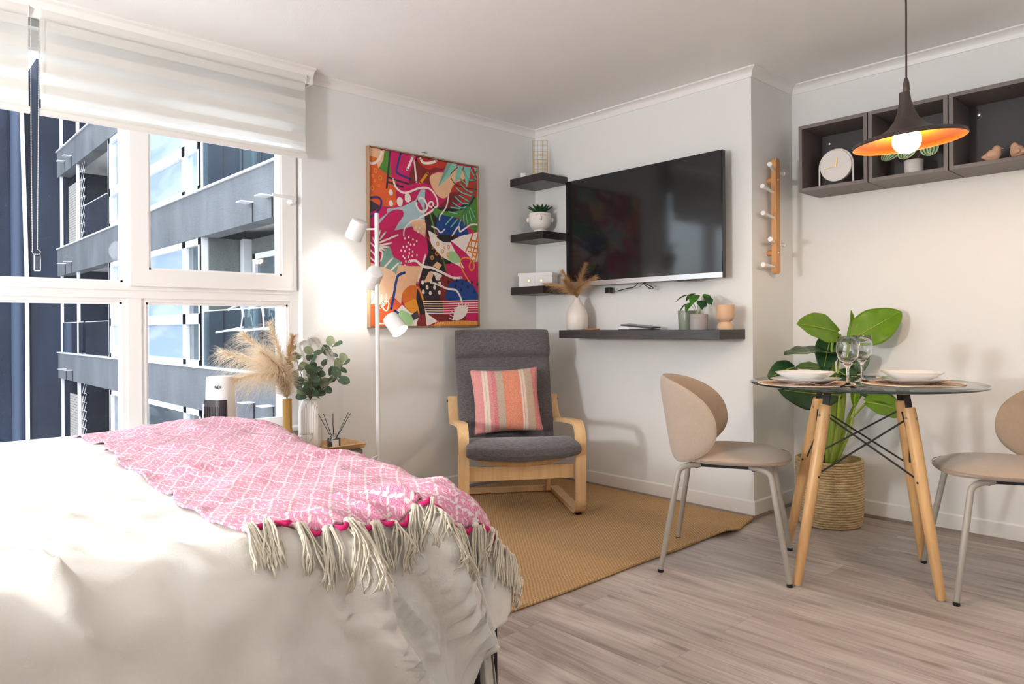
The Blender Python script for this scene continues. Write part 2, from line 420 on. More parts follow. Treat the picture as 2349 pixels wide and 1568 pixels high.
# ------------------------------------------------------------ roller blinds
def blind_mat():
    N = NT('zebra_blind_fabric'); t = N.t; t.nodes.remove(N.b)
    co = N.coord(); sp = N.n('ShaderNodeSeparateXYZ'); N.l(co, sp.inputs[0])
    st = N.math('FRACT', N.math('MULTIPLY', sp.outputs[2], 1/0.088))
    sheer = N.ramp(st, [(0.0, (0,0,0,1)), (0.44, (0,0,0,1)), (0.46, (1,1,1,1)), (0.97, (1,1,1,1)), (0.99, (0,0,0,1))])
    c = N.mix(sheer, (0.84, 0.825, 0.79, 1), (0.93, 0.925, 0.91, 1))
    df = N.n('ShaderNodeBsdfDiffuse'); tl = N.n('ShaderNodeBsdfTranslucent'); tr = N.n('ShaderNodeBsdfTransparent')
    N.l(c, df.inputs[0]); N.l(c, tl.inputs[0])
    m1 = N.n('ShaderNodeMixShader'); N.l(N.math('ADD', N.math('MULTIPLY', sheer, 0.40), 0.34), m1.inputs[0]); N.l(df.outputs[0], m1.inputs[1]); N.l(tl.outputs[0], m1.inputs[2])
    m2 = N.n('ShaderNodeMixShader'); N.l(N.math('ADD', N.math('MULTIPLY', sheer, 0.13), 0.0), m2.inputs[0]); N.l(m1.outputs[0], m2.inputs[1]); N.l(tr.outputs[0], m2.inputs[2])
    N.l(m2.outputs[0], N.out.inputs[0]); return N.m
M_blind = blind_mat()
M_rail = mat('cream_blind_rail', (0.76, 0.73, 0.69, 1), 0.45, var=0.01)
M_clear = glass('clear_plastic', (0.95, 0.97, 1, 1), 0.08)
def blind(y0, y1, label):
    X = XW+0.076; zb = 1.936
    t = thing('roller_blind', label, 'blind', (X, (y0+y1)/2, zb-0.02), 0, 'roller blinds over the window')
    T = Matrix.Translation((-X, -(y0+y1)/2, -(zb-0.02)))
    f = MB().box((X-0.0006, y0, zb), (X+0.0006, y1, 2.345)).box((X-0.030, y0, zb+0.05), (X-0.029, y1, 2.345))
    obj('blind_fabric', f.xf(T), M_blind, t)
    rl = MB().lathe([(0, 0), (0.026, 0), (0.026, y1-y0), (0, y1-y0)], n=20).xf(Matrix.Translation((X-0.015, y0, 2.338)) @ Matrix.Rotation(-PI/2, 4, 'X')).xf(T)
    obj('roller_tube', rl, M_blind, t, smooth=40)
    pr = [(-0.008, 0.0), (0.008, 0.0), (0.012, 0.006), (0.012, 0.020), (0.006, 0.028), (-0.006, 0.028), (-0.008, 0.02)]
    b = MB().prism(pr, lambda u, v, d: (X+u, d, zb-0.024+v), y0-0.004, y1+0.004)
    obj('bottom_rail', b.xf(T), M_rail, t, smooth=30)
    br = MB().lathe([(0, 0), (0.030, 0), (0.030, 0.003), (0, 0.003)], n=20).xf(Matrix.Translation((X-0.015, y1-0.0005, 2.335)) @ Matrix.Rotation(-PI/2, 4, 'X')).xf(T)
    obj('end_bracket', br, M_white, t, smooth=40)
    return t
blind(0.563, 1.738, 'white striped roller blind over the right half of the window, rail half way down')
blind(-1.70, 0.520, 'white striped roller blind at the far left, cut off by the photo edge')
ch = thing('blind_chain', 'beaded pull chain hanging in a long loop between the two roller blinds', 'cord', (XW+0.092, 0.5415, 2.31))
bead = MB(); pth = []
zt, zl = 2.30, 1.355
for i in range(90): pth.append((0.0, 0.449-0.002*math.sin(i/90*PI), zt+(zl-zt)*i/89))
for i in range(1, 9): a = PI+PI*i/9; pth.append((0, 0.4625+0.0155*math.cos(a)*(1.0), zl+0.028*math.sin(a)))
for i in range(90): pth.append((0.0, 0.478-0.012*(1-i/89), zl+(zt-zl)*i/89))
bead.tube([(p[0], p[1]-0.463, p[2]-2.31) for p in pth], 0.0011, 5)
for p in pth[::1]:
    c = (p[0], p[1]-0.463, p[2]-2.31); r = 0.0028
    bead.add([(c[0]+r,c[1],c[2]),(c[0]-r,c[1],c[2]),(c[0],c[1]+r,c[2]),(c[0],c[1]-r,c[2]),(c[0],c[1],c[2]+r),(c[0],c[1],c[2]-r)],
             [(0,2,4),(2,1,4),(1,3,4),(3,0,4),(2,0,5),(1,2,5),(3,1,5),(0,3,5)])
obj('bead_string', bead, mat('grey_beads', (0.62, 0.60, 0.57, 1), 0.4), ch, fix=False)
obj('chain_tensioner', MB().box((-0.006, -0.010, -1.045), (0.006, 0.014, -0.975)), M_clear, ch, bevel=0.004)

# ------------------------------------------------------------ courtyard outside
def render_mat(name, c, c2, sc=5):
    N = NT(name); co = N.coord()
    a = N.noise(N.coord(scale=(1, 1, 0.35)), 1.1, 5, 0.62); b = N.noise(co, 45, 3, 0.6)
    g = N.math('ADD', N.math('MULTIPLY', a, 0.65), N.math('MULTIPLY', b, 0.35))
    N.col(N.ramp(g, [(0.36, c2), (0.62, c)])); N.set(Roughness=0.9); N.bump(b, 0.5, 0.02); return N.m
M_slab = render_mat('grey_stippled_render', srgb(134, 137, 140), srgb(100, 103, 106))
M_slabd = render_mat('dark_grey_render', srgb(124, 128, 124), srgb(90, 94, 92))
M_navy = render_mat('dark_navy_render', srgb(36, 48, 70), srgb(20, 28, 44))
M_soff = mat('white_soffit', (0.90, 0.89, 0.85, 1), 0.8, var=0.02, scale=3)
M_owhite = mat('outdoor_white_frames', (0.88, 0.89, 0.90, 1), 0.45, var=0.02, scale=3)
M_tex = mat('white_roughcast', (0.82, 0.83, 0.84, 1), 0.9, var=0.15, scale=40, bump=0.8, bscale=50)
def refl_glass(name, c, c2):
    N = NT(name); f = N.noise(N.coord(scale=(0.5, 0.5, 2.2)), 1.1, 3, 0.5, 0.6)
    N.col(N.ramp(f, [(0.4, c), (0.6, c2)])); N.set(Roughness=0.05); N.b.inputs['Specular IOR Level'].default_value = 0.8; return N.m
M_oglass = refl_glass('sky_reflection_pane', srgb(176, 196, 218), srgb(205, 218, 232))  # pale blue sky reflection painted into the pane colour
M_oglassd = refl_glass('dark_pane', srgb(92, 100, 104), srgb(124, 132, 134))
M_rail_glass = pane_glass('green_tinted_balustrade_glass', (0.72, 0.84, 0.84, 1), 0.12, 0.04, (0.75, 0.88, 0.88, 1))
YF = 3.72
G = thing('apartment_building', 'grey rendered apartment block with white framed windows and glass fronted balconies across the courtyard', 'building', (-14, YF, -6))
def gp(name, mb, m, par=None, **k):
    if par is None or par is G: mb.xf(Matrix.Translation((14, -YF, 6)))
    else: mb.xf(Matrix.Translation((14, -YF, 6)))
    return obj(name, mb, m, par or G, **k)
BANDS = [(-5.18, -4.55), (-2.68, -2.05), (-0.17, 0.455), (2.385, 3.055), (4.87, 5.50), (7.40, 8.0)]
for (a, b) in BANDS:
    gp('slab_band', MB().box((-21.0, YF, a), (-7.0, YF+0.25, b)), M_slab)
    gp('sill_capping', MB().box((-21.02, YF-0.03, b), (-7.0, YF+0.27, b+0.03)), M_owhite)
    gp('balcony_floor', MB().box((-21.0, YF+0.25, a+0.15), (-7.0, YF+1.75, a+0.4)), M_soff)
gp('building_wall', MB().box((-21.0, YF+1.75, -6), (-7.0, YF+2.1, 8.6)), M_slabd)
gp('party_wall', MB().box((-8.25, YF-0.02, -6), (-7.0, YF+1.75, 8.6)), M_tex)
gp('end_wall', MB().box((-21.0, YF+0.1, -6), (-20.7, YF+1.75, 8.6)), M_navy)
for k, (a, b) in enumerate(BANDS[:-1]):
    z0, z1 = b+0.03, BANDS[k+1][0]; light_ = k >= 3 or True
    # window bay
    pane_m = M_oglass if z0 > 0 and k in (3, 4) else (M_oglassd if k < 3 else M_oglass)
    tz = z0+0.62
    for (x0, x1) in ((-16.05, -14.0), (-13.95, -10.92)):
        fr = MB(); cols = [x0, (x0*0.42+x1*0.58) if x0 > -15 else x0+1.0, x1]
        cols = [x0, -15.25, x1] if x0 < -15 else [x0, -11.62, x1]
        for c in cols: fr.box((c-0.07, YF+0.02, z0), (c+0.07, YF+0.16, z1))
        fr.box((x0, YF+0.02, tz), (x1, YF+0.16, tz+0.16)).box((x0, YF+0.02, z0), (x1, YF+0.16, z0+0.08)).box((x0, YF+0.02, z1-0.10), (x1, YF+0.16, z1))
        wf = gp('window', fr, M_owhite)
        for c0, c1 in zip(cols[:-1], cols[1:]):
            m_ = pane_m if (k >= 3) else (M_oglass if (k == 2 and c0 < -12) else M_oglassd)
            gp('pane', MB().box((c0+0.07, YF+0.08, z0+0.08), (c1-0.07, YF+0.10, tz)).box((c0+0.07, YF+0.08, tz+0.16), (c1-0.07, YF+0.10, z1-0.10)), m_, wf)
    gp('bay_cheek', MB().box((-16.15, YF+0.02, z0), (-16.05, YF+1.75, z1)), M_owhite)
    gp('bay_cheek', MB().box((-10.92, YF+0.02, z0), (-10.84, YF+0.12, z1)), M_owhite)
    # right hand balcony: rendered cheek, back wall, door, glass balustrade
    gp('balcony_wall', MB().box((-10.92, YF+0.12, z0), (-10.82, YF+0.72, z1)), M_slabd)
    gp('balcony_wall', MB().box((-10.82, YF+0.70, z0), (-8.25, YF+0.95, z1)), M_slabd)
    dr = MB()
    for (p, q, r_, s_) in ((-10.40, -10.30, z0, z1-0.25), (-9.42, -9.34, z0, z1-0.25), (-8.50, -8.42, z0, z1-0.25), (-10.40, -8.42, z1-0.33, z1-0.25)): dr.box((p, YF+0.60, r_), (q, YF+0.70, s_))
    d_ = gp('balcony_door', dr, M_owhite)
    for (p, q) in ((-10.30, -9.42), (-9.34, -8.50)): gp('pane', MB().box((p, YF+0.64, z0), (q, YF+0.66, z1-0.33)), M_oglassd, d_)
    gp('wall_pillar', MB().box((-10.80, YF+0.58, z0), (-10.66, YF+0.70, z1)), M_owhite)
    rl = MB().box((-10.78, YF+0.03, z0), (-8.26, YF+0.045, z0+0.80))
    gp('glass_balustrade', rl, M_rail_glass)
    gp('handrail', MB().box((-10.78, YF+0.025, z0+0.80), (-8.26, YF+0.05, z0+0.815)), M_owhite)
    for xx in (-10.03, -9.35, -8.75): gp('balustrade_joint', MB().box((xx-0.006, YF+0.028, z0), (xx+0.006, YF+0.048, z0+0.8)), M_black)
    # left hand balcony
    gp('balcony_wall', MB().box((-18.2, YF+1.0, z0), (-16.15, YF+1.75, z1)), M_slabd)
    gp('wall_pillar', MB().box((-18.42, YF+0.85, z0), (-18.2, YF+1.05, z1)), M_owhite)
    gp('glass_balustrade', MB().box((-18.2, YF+0.03, z0), (-16.3, YF+0.045, z0+0.72)), M_rail_glass)
    gp('handrail', MB().box((-18.2, YF+0.025, z0+0.72), (-16.3, YF+0.05, z0+0.735)), M_owhite)
    if k == 3 or k == 1:
        N_ = None
        scr = MB()
        for i in range(24):
            zz = z0+0.02+i*(z1-z0-0.35)/24
            scr.box((-20.2, YF+0.10, zz), (-18.95, YF+0.13, zz+(z1-z0-0.35)/24*0.86))
        gp('reed_screen', scr, mat('pale_reed_screen', (0.50, 0.46, 0.40, 1), 0.9, var=0.35, scale=25))
        net = MB()
        for i in range(9):
            for s_ in (-1, 1):
                p0 = (-18.9, YF+0.1, z0+i*0.24); x_end = -18.5
                net.tube([(-18.9, YF+0.1, z0+i*0.2), (-18.5, YF+0.1, z0+i*0.2+0.4*s_ if s_ > 0 else z0+i*0.2)], 0.006, 4)
        gp('balcony_net', net, M_owhite)
    elif k == 2:
        gp('glass_balustrade', MB().box((-20.6, YF+0.03, z0), (-18.5, YF+0.045, z0+0.72)), M_rail_glass)
        gp('handrail', MB().box((-20.6, YF+0.025, z0+0.72), (-18.5, YF+0.05, z0+0.735)), M_owhite)
        gp('balcony_wall', MB().box((-20.0, YF+0.9, z0), (-18.75, YF+1.2, z0+0.75)), mat('beige_panel', srgb(170, 165, 150), 0.8))
    for xx in (-18.95, -20.75): gp('wall_pillar', MB().box((xx-0.03, YF+0.02, z0), (xx+0.03, YF+0.08, z1)), M_owhite)
    zs = a+0.22
    for xx in (-19.35, -20.05, -8.93, -8.35): gp('spout_shadow', MB().box((xx+0.0, YF-0.012, zs-0.22), (xx+0.018, YF, zs+0.03)), M_black); gp('spout', MB().box((xx-0.15, YF-0.16, zs+0.03), (xx+0.02, YF, zs+0.045)), M_owhite)  # black strip stands in for the shadow each spout casts
dk = thing('dark_building', 'very dark blue-grey rendered wall closing the far end of the courtyard', 'building', (-23.5, 0, -6))
obj('building_wall', MB().box((0, -9, 0), (-2, 9, 14.2)), M_navy, dk)
obj('wall_return', MB().box((0, 3.5, 0), (1.2, 9, 14.2)), M_navy, dk)
dp_ = MB().lathe([(0, 0), (0.16, 0), (0.16, 14), (0, 14)], (0.2, 3.205, 0), n=16)
obj('downpipe', dp_, mat('slate_blue_pipe', srgb(66, 80, 104), 0.6), dk, smooth=40)
tag(obj('courtyard_cable', MB().tube([(-10.5, 1.454, 5.673), (-10.5, 1.494, 3.678), (-10.5, 1.534, 1.683), (-10.5, 1.534, -0.276), (-10.5, 1.554, -6)], 0.022, 8), mat('white_cable', (0.75, 0.75, 0.74, 1), 0.5)),
    'thin white cable dropping vertically in front of the dark courtyard wall', 'cable')
struct('ground', MB().box((-40, -30, -6.1), (XW-0.5, 30, -6.0)), mat('courtyard_paving', (0.55, 0.54, 0.52, 1), 0.9, var=0.2, scale=2))
# clothes airer on the neighbours' balcony
ar = MB()
for q in (-9.25, -8.62): ar.tube(catmull([(q, YF-0.0, 1.18), (q, YF-0.02, 1.30), (q+0.05, YF-0.08, 1.335), (q+0.22, YF-0.28, 1.27)], 5), 0.016, 6)
for k in range(4): ar.tube([(-9.25, YF-0.05-k*0.10, 1.02-0.01*k), (-8.35, YF-0.05-k*0.10, 1.02+0.0*k)], 0.010, 5)
ar.tube([(-9.25, YF, 1.05), (-9.25, YF-0.36, 0.98)], 0.012, 5).tube([(-8.35, YF, 1.05), (-8.35, YF-0.36, 1.0)], 0.012, 5)
ar.tube([(-9.22, YF-0.02, 1.22), (-9.22, YF-0.05, 1.02)], 0.01, 5).tube([(-8.6, YF-0.02, 1.22), (-8.5, YF-0.05, 1.02)], 0.01, 5)
tag(obj('clothes_airer', ar, M_owhite), 'white wire clothes airer hooked over the glass balcony front opposite', 'drying rack')
ART = [('p',1,0,[(-.034,1.012),(.096,.999),(.08,.888),(.139,.875),(.229,.845),(.224,.791),(.226,.697),(.198,.682),(.079,.677),(-.036,.693)]),
('p',2,1,[(-.034,1.012),(.13,.997),(.12,.946),(.08,.892),(.051,.925),(-.034,.94)]),
('p',18,1,[(-.02,.949),(.066,.946),(.033,.92),(-.02,.917)]),
('l',5,5.5,[(.102,1.0),(.096,.963),(.061,.925),(.018,.91),(-.02,.92)]),
('p',6,0,[(.128,.995),(.18,.995),(.18,.93),(.192,.855),(.129,.871),(.08,.892),(.115,.939)]),
('p',7,0,[(.387,.999),(.706,1.003),(.67,.952),(.548,.914),(.525,.876),(.535,.843),(.439,.854),(.342,.824),(.327,.882)]),
('p',4,0,[(.4,.99),(.426,.992),(.424,.969),(.4,.967)]),
('p',8,1,[(.426,.992),(.688,.993),(.659,.955),(.581,.953),(.515,.931),(.45,.952)]),
('l',5,6.3,[(.445,.989),(.471,.968),(.538,.975),(.593,.994)]),
('l',7,4.7,[(.487,.928),(.57,.93),(.648,.95)]),
('p',0,0,[(.18,.997),(.407,.998),(.343,.884),(.353,.859),(.281,.817),(.189,.848),(.175,.939)]),
('l',9,4.9,[(.267,.998),(.231,.899),(.251,.877),(.353,.859)]),
('l',5,6.0,[(.376,.996),(.35,.95),(.323,.91)]),
('l',5,4.4,[(.388,.969),(.406,.847)]),
('l',15,4.7,[(.175,.996),(.144,.786)]),
('l',15,4.7,[(.154,.847),(.332,.828)]),
('l',15,4.4,[(.154,.821),(.286,.804)]),
('l',14,6.8,[(.509,.91),(.441,.845)]),
('p',2,1,[(.531,.891),(.598,.923),(.67,.934),(.798,.985),(.868,.949),(.867,.906),(.773,.867),(.727,.816),(.669,.775),(.602,.786),(.546,.837)]),
('p',8,1,[(.773,.875),(.868,.913),(1.005,1.001),(1.003,.831),(.92,.775),(.831,.764),(.796,.812),(.732,.82)]),
('p',7,0,[(.727,.816),(.831,.829),(.831,.772),(.748,.721),(.657,.713),(.618,.725),(.68,.765)]),
('p',4,0,[(.618,.717),(.772,.72),(.92,.779),(.969,.814),(1.003,.817),(1.001,.742),(.794,.689),(.545,.675),(.545,.704)]),
('p',6,1,[(.573,.71),(.668,.696),(.783,.706),(.92,.75),(1.003,.817),(1.0,.602),(.912,.618),(.794,.668),(.6,.641),(.556,.683)]),
('p',4,0,[(.479,.65),(.556,.676),(.612,.642),(.583,.584),(.599,.532),(.5,.526)]),
('l',6,4.7,[(.529,.675),(.583,.545)]),
('p',9,0,[(.605,.674),(.794,.664),(.888,.624),(.911,.564),(.622,.533),(.583,.584)]),
('p',11,0,[(.699,.997),(.798,.997),(.716,.911),(.602,.833)]),
('p',16,0,[(.699,.997),(.746,.997),(.67,.906),(.602,.833)]),
('p',11,0,[(.798,.99),(.857,.993),(.832,.924),(.767,.874)]),
('p',11,0,[(.862,.992),(.935,.995),(.922,.926),(.891,.861),(.868,.927)]),
('p',11,0,[(.965,.995),(.999,.997),(.995,.941)]),
('l',4,2.2,[(.798,.977),(.733,.927),(.762,.88),(.843,.86),(1.0,.861)]),
('l',12,4.7,[(.826,.909),(.88,.885)]),
('l',11,2.5,[(.826,.909),(.88,.885)]),
('l',12,4.7,[(.784,.85),(.843,.826),(.939,.814)]),
('l',11,2.5,[(.784,.85),(.843,.826),(.939,.814)]),
('l',12,4.7,[(.772,.795),(.842,.762),(.909,.764)]),
('l',11,2.5,[(.772,.795),(.842,.762),(.909,.764)]),
('l',12,4.7,[(.749,.757),(.831,.731),(.89,.744)]),
('l',11,2.5,[(.749,.757),(.831,.731),(.89,.744)]),
('l',12,4.7,[(.731,.726),(.818,.724)]),
('l',11,2.5,[(.731,.726),(.818,.724)]),
('l',12,4.7,[(.708,.696),(.794,.692)]),
('l',11,2.5,[(.708,.696),(.794,.692)]),
('l',12,4.7,[(.748,.671),(.678,.616)]),
('l',11,2.5,[(.748,.671),(.678,.616)]),
('l',12,4.7,[(.794,.656),(.729,.605)]),
('l',11,2.5,[(.794,.656),(.729,.605)]),
('l',12,4.7,[(.83,.659),(.806,.618)]),
('l',11,2.5,[(.83,.659),(.806,.618)]),
('l',12,4.7,[(.853,.686),(.865,.625)]),
('l',11,2.5,[(.853,.686),(.865,.625)]),
('l',12,4.7,[(.883,.7),(.895,.638)]),
('l',11,2.5,[(.883,.7),(.895,.638)]),
('l',12,4.7,[(.914,.717),(.942,.653)]),
('l',11,2.5,[(.914,.717),(.942,.653)]),
('l',12,4.7,[(.926,.739),(.98,.671)]),
('l',11,2.5,[(.926,.739),(.98,.671)]),
('l',12,4.7,[(.935,.978),(.989,.925)]),
('l',11,2.5,[(.935,.978),(.989,.925)]),
('l',12,4.7,[(.857,.967),(.904,.917),(.97,.917)]),
('l',11,2.5,[(.857,.967),(.904,.917),(.97,.917)]),
('l',12,4.7,[(.826,.879),(.891,.846),(.951,.837)]),
('l',11,2.5,[(.826,.879),(.891,.846),(.951,.837)]),
('l',12,4.7,[(.813,.806),(.909,.778)]),
('l',11,2.5,[(.813,.806),(.909,.778)]),
('l',12,3.6,[(1.008,.994),(.964,.924),(.97,.85),(.92,.773),(.853,.701)]),
('r',14,(5.2,2.2),[(.05,.873),(.09,.837),(.021,.773)]),
('r',14,(3.3,1.9),[(.028,.842),(.044,.816),(.078,.791),(.019,.728)]),
('d',5,5.5,[(.178,.763),(.178,.701)]),
('d',5,8.5,[(.256,.717),(.326,.746)]),
('p',15,1,[(-.023,.701),(.079,.677),(.02,.64),(-.024,.624)]),
('l',10,4.9,[(-.023,.711),(.069,.725),(.098,.696),(.054,.636),(-.024,.597)]),
('p',3,0,[(.444,.806),(.486,.81),(.48,.733),(.479,.594),(.372,.586),(.278,.56),(.207,.548),(.227,.579),(.288,.638),(.279,.672),(.228,.671),(.157,.644),(.073,.575),(.078,.602),(.147,.643),(.143,.667),(.279,.691),(.395,.739)]),
('p',0,1,[(.137,.62),(.177,.656),(.248,.672),(.289,.652),(.247,.601),(.207,.551),(.165,.516),(.132,.536)]),
('p',0,1,[(.416,.734),(.431,.732),(.461,.69),(.436,.687),(.412,.706)]),
('l',5,4.7,[(.199,.842),(.219,.8),(.269,.775),(.321,.776),(.437,.814),(.525,.818),(.585,.777),(.6,.726),(.561,.709),(.513,.719),(.535,.741),(.556,.736),(.556,.698),(.518,.674),(.436,.639),(.415,.614)]),
('l',5,4.9,[(.41,.733),(.442,.757),(.48,.747),(.501,.707),(.48,.681),(.441,.677),(.405,.706),(.41,.74)]),
('l',5,3.6,[(.709,.8),(.69,.734),(.657,.695),(.623,.665),(.617,.639)]),
('p',2,1,[(.346,.612),(.382,.625),(.479,.625),(.477,.525),(.409,.534)]),
('p',0,1,[(.165,.453),(.219,.54),(.294,.563),(.382,.559),(.46,.534),(.511,.49),(.505,.435),(.436,.36),(.347,.349),(.261,.367),(.197,.398)]),
('l',5,3.6,[(.287,.524),(.298,.568),(.356,.609),(.415,.627),(.479,.628)]),
('p',5,0,[(.506,.571),(.599,.543),(.645,.513),(.723,.511),(.825,.395),(.862,.355),(.752,.376),(.655,.406),(.54,.485)]),
('p',4,0,[(.497,.529),(.54,.485),(.609,.426),(.752,.384),(.667,.339),(.702,.274),(.642,.213),(.618,.153),(.456,.15),(.424,.243),(.459,.346),(.51,.435)]),
('p',4,1,[(.593,.543),(.789,.556),(.741,.515),(.65,.51)]),
('p',5,0,[(.723,.518),(.84,.559),(1.01,.593),(1.008,.407),(.95,.397),(.862,.454)]),
('p',0,0,[(.723,.522),(.875,.455),(.956,.401),(1.008,.403),(1.005,.159),(.872,.179),(.689,.266),(.667,.374),(.752,.384),(.862,.355),(.813,.421)]),
('p',13,1,[(.692,.415),(.716,.454),(.777,.449),(.825,.407),(.818,.391),(.752,.388)]),
('l',5,3.6,[(.544,.595),(.594,.584),(.627,.563),(.667,.586)]),
('l',5,4.1,[(.741,.553),(.806,.614),(.817,.582),(.876,.608),(.931,.633),(1.0,.639)]),
('l',18,3.6,[(.959,.59),(.876,.462)]),
('l',18,3.6,[(1.004,.577),(.937,.427)]),
('l',18,3.6,[(1.003,.504),(.97,.398)]),
('l',18,3.6,[(.926,.534),(1.003,.53)]),
('l',18,3.6,[(.901,.494),(.99,.487)]),
('l',18,3.6,[(.901,.464),(1.003,.457)]),
('l',14,3.6,[(.936,.25),(.873,.31),(.831,.361),(.825,.407),(.875,.424),(.937,.412),(.962,.375),(.937,.346),(.912,.365),(.925,.399),(.976,.421),(.932,.473),(.939,.542)]),
('r',14,(4.9,2.2),[(.6,.494),(.704,.481),(.644,.45),(.698,.432),(.545,.408),(.589,.436)]),
('r',14,(3.0,1.6),[(.663,.474),(.551,.469),(.644,.413)]),
('l',6,4.1,[(.65,.406),(.679,.332)]),
('p',2,0,[(.55,.357),(.59,.386),(.638,.368),(.608,.341)]),
('p',2,0,[(.515,.323),(.555,.306),(.531,.261),(.464,.256)]),
('d',5,2.2,[(.331,.516),(.37,.506),(.404,.498),(.328,.485),(.348,.475),(.381,.477),(.283,.458),(.311,.461),(.337,.447),(.264,.436),(.297,.434),(.366,.434),(.336,.424),(.281,.403),(.294,.393),(.328,.402),(.363,.41),(.405,.416),(.305,.375),(.263,.364),(.296,.351),(.266,.334),(.297,.508),(.34,.38)]),
('d',5,2.5,[(.395,.577),(.43,.576),(.416,.555),(.459,.555)]),
('l',5,6.0,[(.331,.375),(.392,.383),(.459,.353),(.544,.346),(.66,.317),(.751,.294),(.83,.297)]),
('l',5,4.7,[(.482,.42),(.452,.353),(.43,.302),(.407,.254)]),
('p',5,1,[(.521,.323),(.573,.322),(.637,.305),(.63,.279),(.584,.274),(.566,.303)]),
('p',7,0,[(.619,.286),(.649,.309),(.762,.283),(.689,.214),(.688,.154),(.618,.153)]),
('p',9,1,[(.688,.154),(.683,.206),(.714,.259),(.811,.288),(.911,.269),(.974,.228),(.986,.159)]),
('d',4,3.3,[(.699,.265),(.783,.278),(.88,.281),(.936,.272),(.838,.263),(.771,.244),(.895,.241),(.826,.221),(.961,.214),(.994,.26)]),
('l',5,4.9,[(.543,.258),(.624,.242),(.689,.225),(.768,.22),(.811,.186),(.835,.141)]),
('d',5,4.1,[(.455,.257),(.531,.267),(.615,.255),(.496,.229),(.566,.229),(.46,.201),(.525,.195),(.612,.201)]),
('p',16,1,[(.124,.443),(.165,.453),(.197,.398),(.261,.367),(.228,.301),(.133,.271),(.083,.351)]),
('l',5,4.1,[(.187,.387),(.098,.318)]),
('l',5,4.1,[(.239,.362),(.128,.287)]),
('l',5,4.1,[(-.013,.474),(.058,.426),(.071,.362)]),
('l',5,4.1,[(.023,.493),(.063,.44)]),
('l',5,4.1,[(.073,.469),(.172,.502),(.236,.524)]),
('l',5,4.1,[(.078,.455),(.177,.473)]),
('l',5,4.1,[(.073,.448),(.15,.45)]),
('l',5,4.1,[(.068,.44),(.129,.43)]),
('l',5,4.1,[(.068,.43),(.103,.415),(.088,.366)]),
('l',5,4.1,[(-.014,.436),(.046,.391),(.051,.357)]),
('l',5,4.1,[(-.014,.391),(.041,.36)]),
('l',5,4.1,[(.084,.49),(.13,.534)]),
('l',5,4.1,[(.063,.488),(.084,.538)]),
('l',5,4.1,[(-.014,.354),(.031,.342)]),
('p',2,0,[(.239,.351),(.347,.349),(.452,.353),(.396,.254),(.39,.231),(.313,.223),(.269,.175),(.258,.125),(.194,.167),(.174,.229),(.217,.294)]),
('p',17,1,[(-.024,.333),(.081,.337),(.217,.294),(.194,.167),(.132,.114),(-.026,.112)]),
('p',1,0,[(-.026,.122),(.08,.12),(.173,.167),(.263,.125),(.204,.079),(.145,-.001),(-.028,-.001)]),
('l',17,5.5,[(.096,.283),(.185,.275),(.153,.156),(.079,.103)]),
('l',5,3.6,[(.09,.186),(.095,.127)]),
('l',5,3.6,[(.132,.19),(.132,.138)]),
('l',5,3.3,[(.105,.137),(.152,.135),(.137,.089),(.105,.1),(.105,.137)]),
('l',19,4.1,[(-.02,.238),(.03,.216),(.034,.171),(-.016,.119)]),
('p',5,0,[(.204,.079),(.268,.123),(.345,.076),(.422,.067),(.398,-.002),(.236,-.001)]),
('l',9,6.3,[(.292,.309),(.238,.291),(.217,.252),(.194,.167),(.173,.097)]),
('l',9,6.3,[(.204,.086),(.247,.07),(.289,.063)]),
('p',13,1,[(.247,.087),(.322,.076),(.366,.052),(.36,.013),(.322,.002),(.236,.002)]),
('p',18,1,[(.269,.182),(.313,.223),(.362,.238),(.401,.222),(.395,.157),(.291,.123)]),
('p',14,1,[(.291,.126),(.395,.155),(.422,.071),(.361,.074),(.322,.094)]),
('p',4,0,[(.401,.222),(.451,.15),(.484,.071),(.432,.06),(.395,.157)]),
('l',14,4.7,[(.396,.232),(.435,.2),(.472,.118)]),
('p',15,0,[(.405,.092),(.421,.049),(.371,.032),(.347,.063)]),
('p',7,1,[(.432,.06),(.495,.067),(.494,-.002),(.398,-.002)]),
('p',4,0,[(.456,.154),(.642,.153),(.647,.068),(.49,.067)]),
('p',7,0,[(.513,.064),(.748,.069),(.871,.062),(.871,.031),(.617,.02)]),
('p',5,0,[(.472,.103),(.506,.067),(.593,.027),(.489,-.002)]),
('l',17,2.3,[(.456,.145),(.629,.146),(.81,.154),(.999,.159)]),
('l',5,2.3,[(.462,.131),(.629,.132),(.81,.139),(.999,.144)]),
('l',17,2.3,[(.47,.118),(.629,.119),(.81,.125),(.999,.129)]),
('l',5,2.3,[(.476,.104),(.629,.104),(.81,.111),(.999,.115)]),
('l',17,2.3,[(.482,.09),(.629,.09),(.81,.096),(.997,.1)]),
('l',5,2.3,[(.49,.076),(.628,.075),(.81,.081),(.997,.085)]),
('p',5,1,[(.748,.065),(.773,.11),(.822,.122),(.89,.115),(.871,.066),(.802,.034),(.742,.038)]),
('l',5,2.2,[(.81,.103),(.801,.133)]),
('l',5,2.2,[(.835,.111),(.835,.137)]),
('l',5,2.2,[(.865,.107),(.868,.138)]),
('l',5,2.2,[(.883,.1),(.897,.134)]),
('l',5,2.2,[(.778,.087),(.754,.106)]),
('l',5,2.2,[(.766,.069),(.729,.087)]),
('l',5,2.2,[(.753,.054),(.712,.065)]),
('l',5,2.2,[(.747,.034),(.706,.046)]),
('p',14,0,[(.529,.001),(.617,.024),(.747,.027),(.833,.033),(.997,.027),(.996,-.004),(.529,-.002)]),
('l',17,1.1,[(.575,.001),(.566,.023)]),
('l',17,1.1,[(.591,.001),(.583,.023)]),
('l',17,1.1,[(.609,.001),(.6,.024)]),
('l',17,1.1,[(.625,.001),(.618,.024)]),
('l',17,1.1,[(.643,.001),(.634,.024)]),
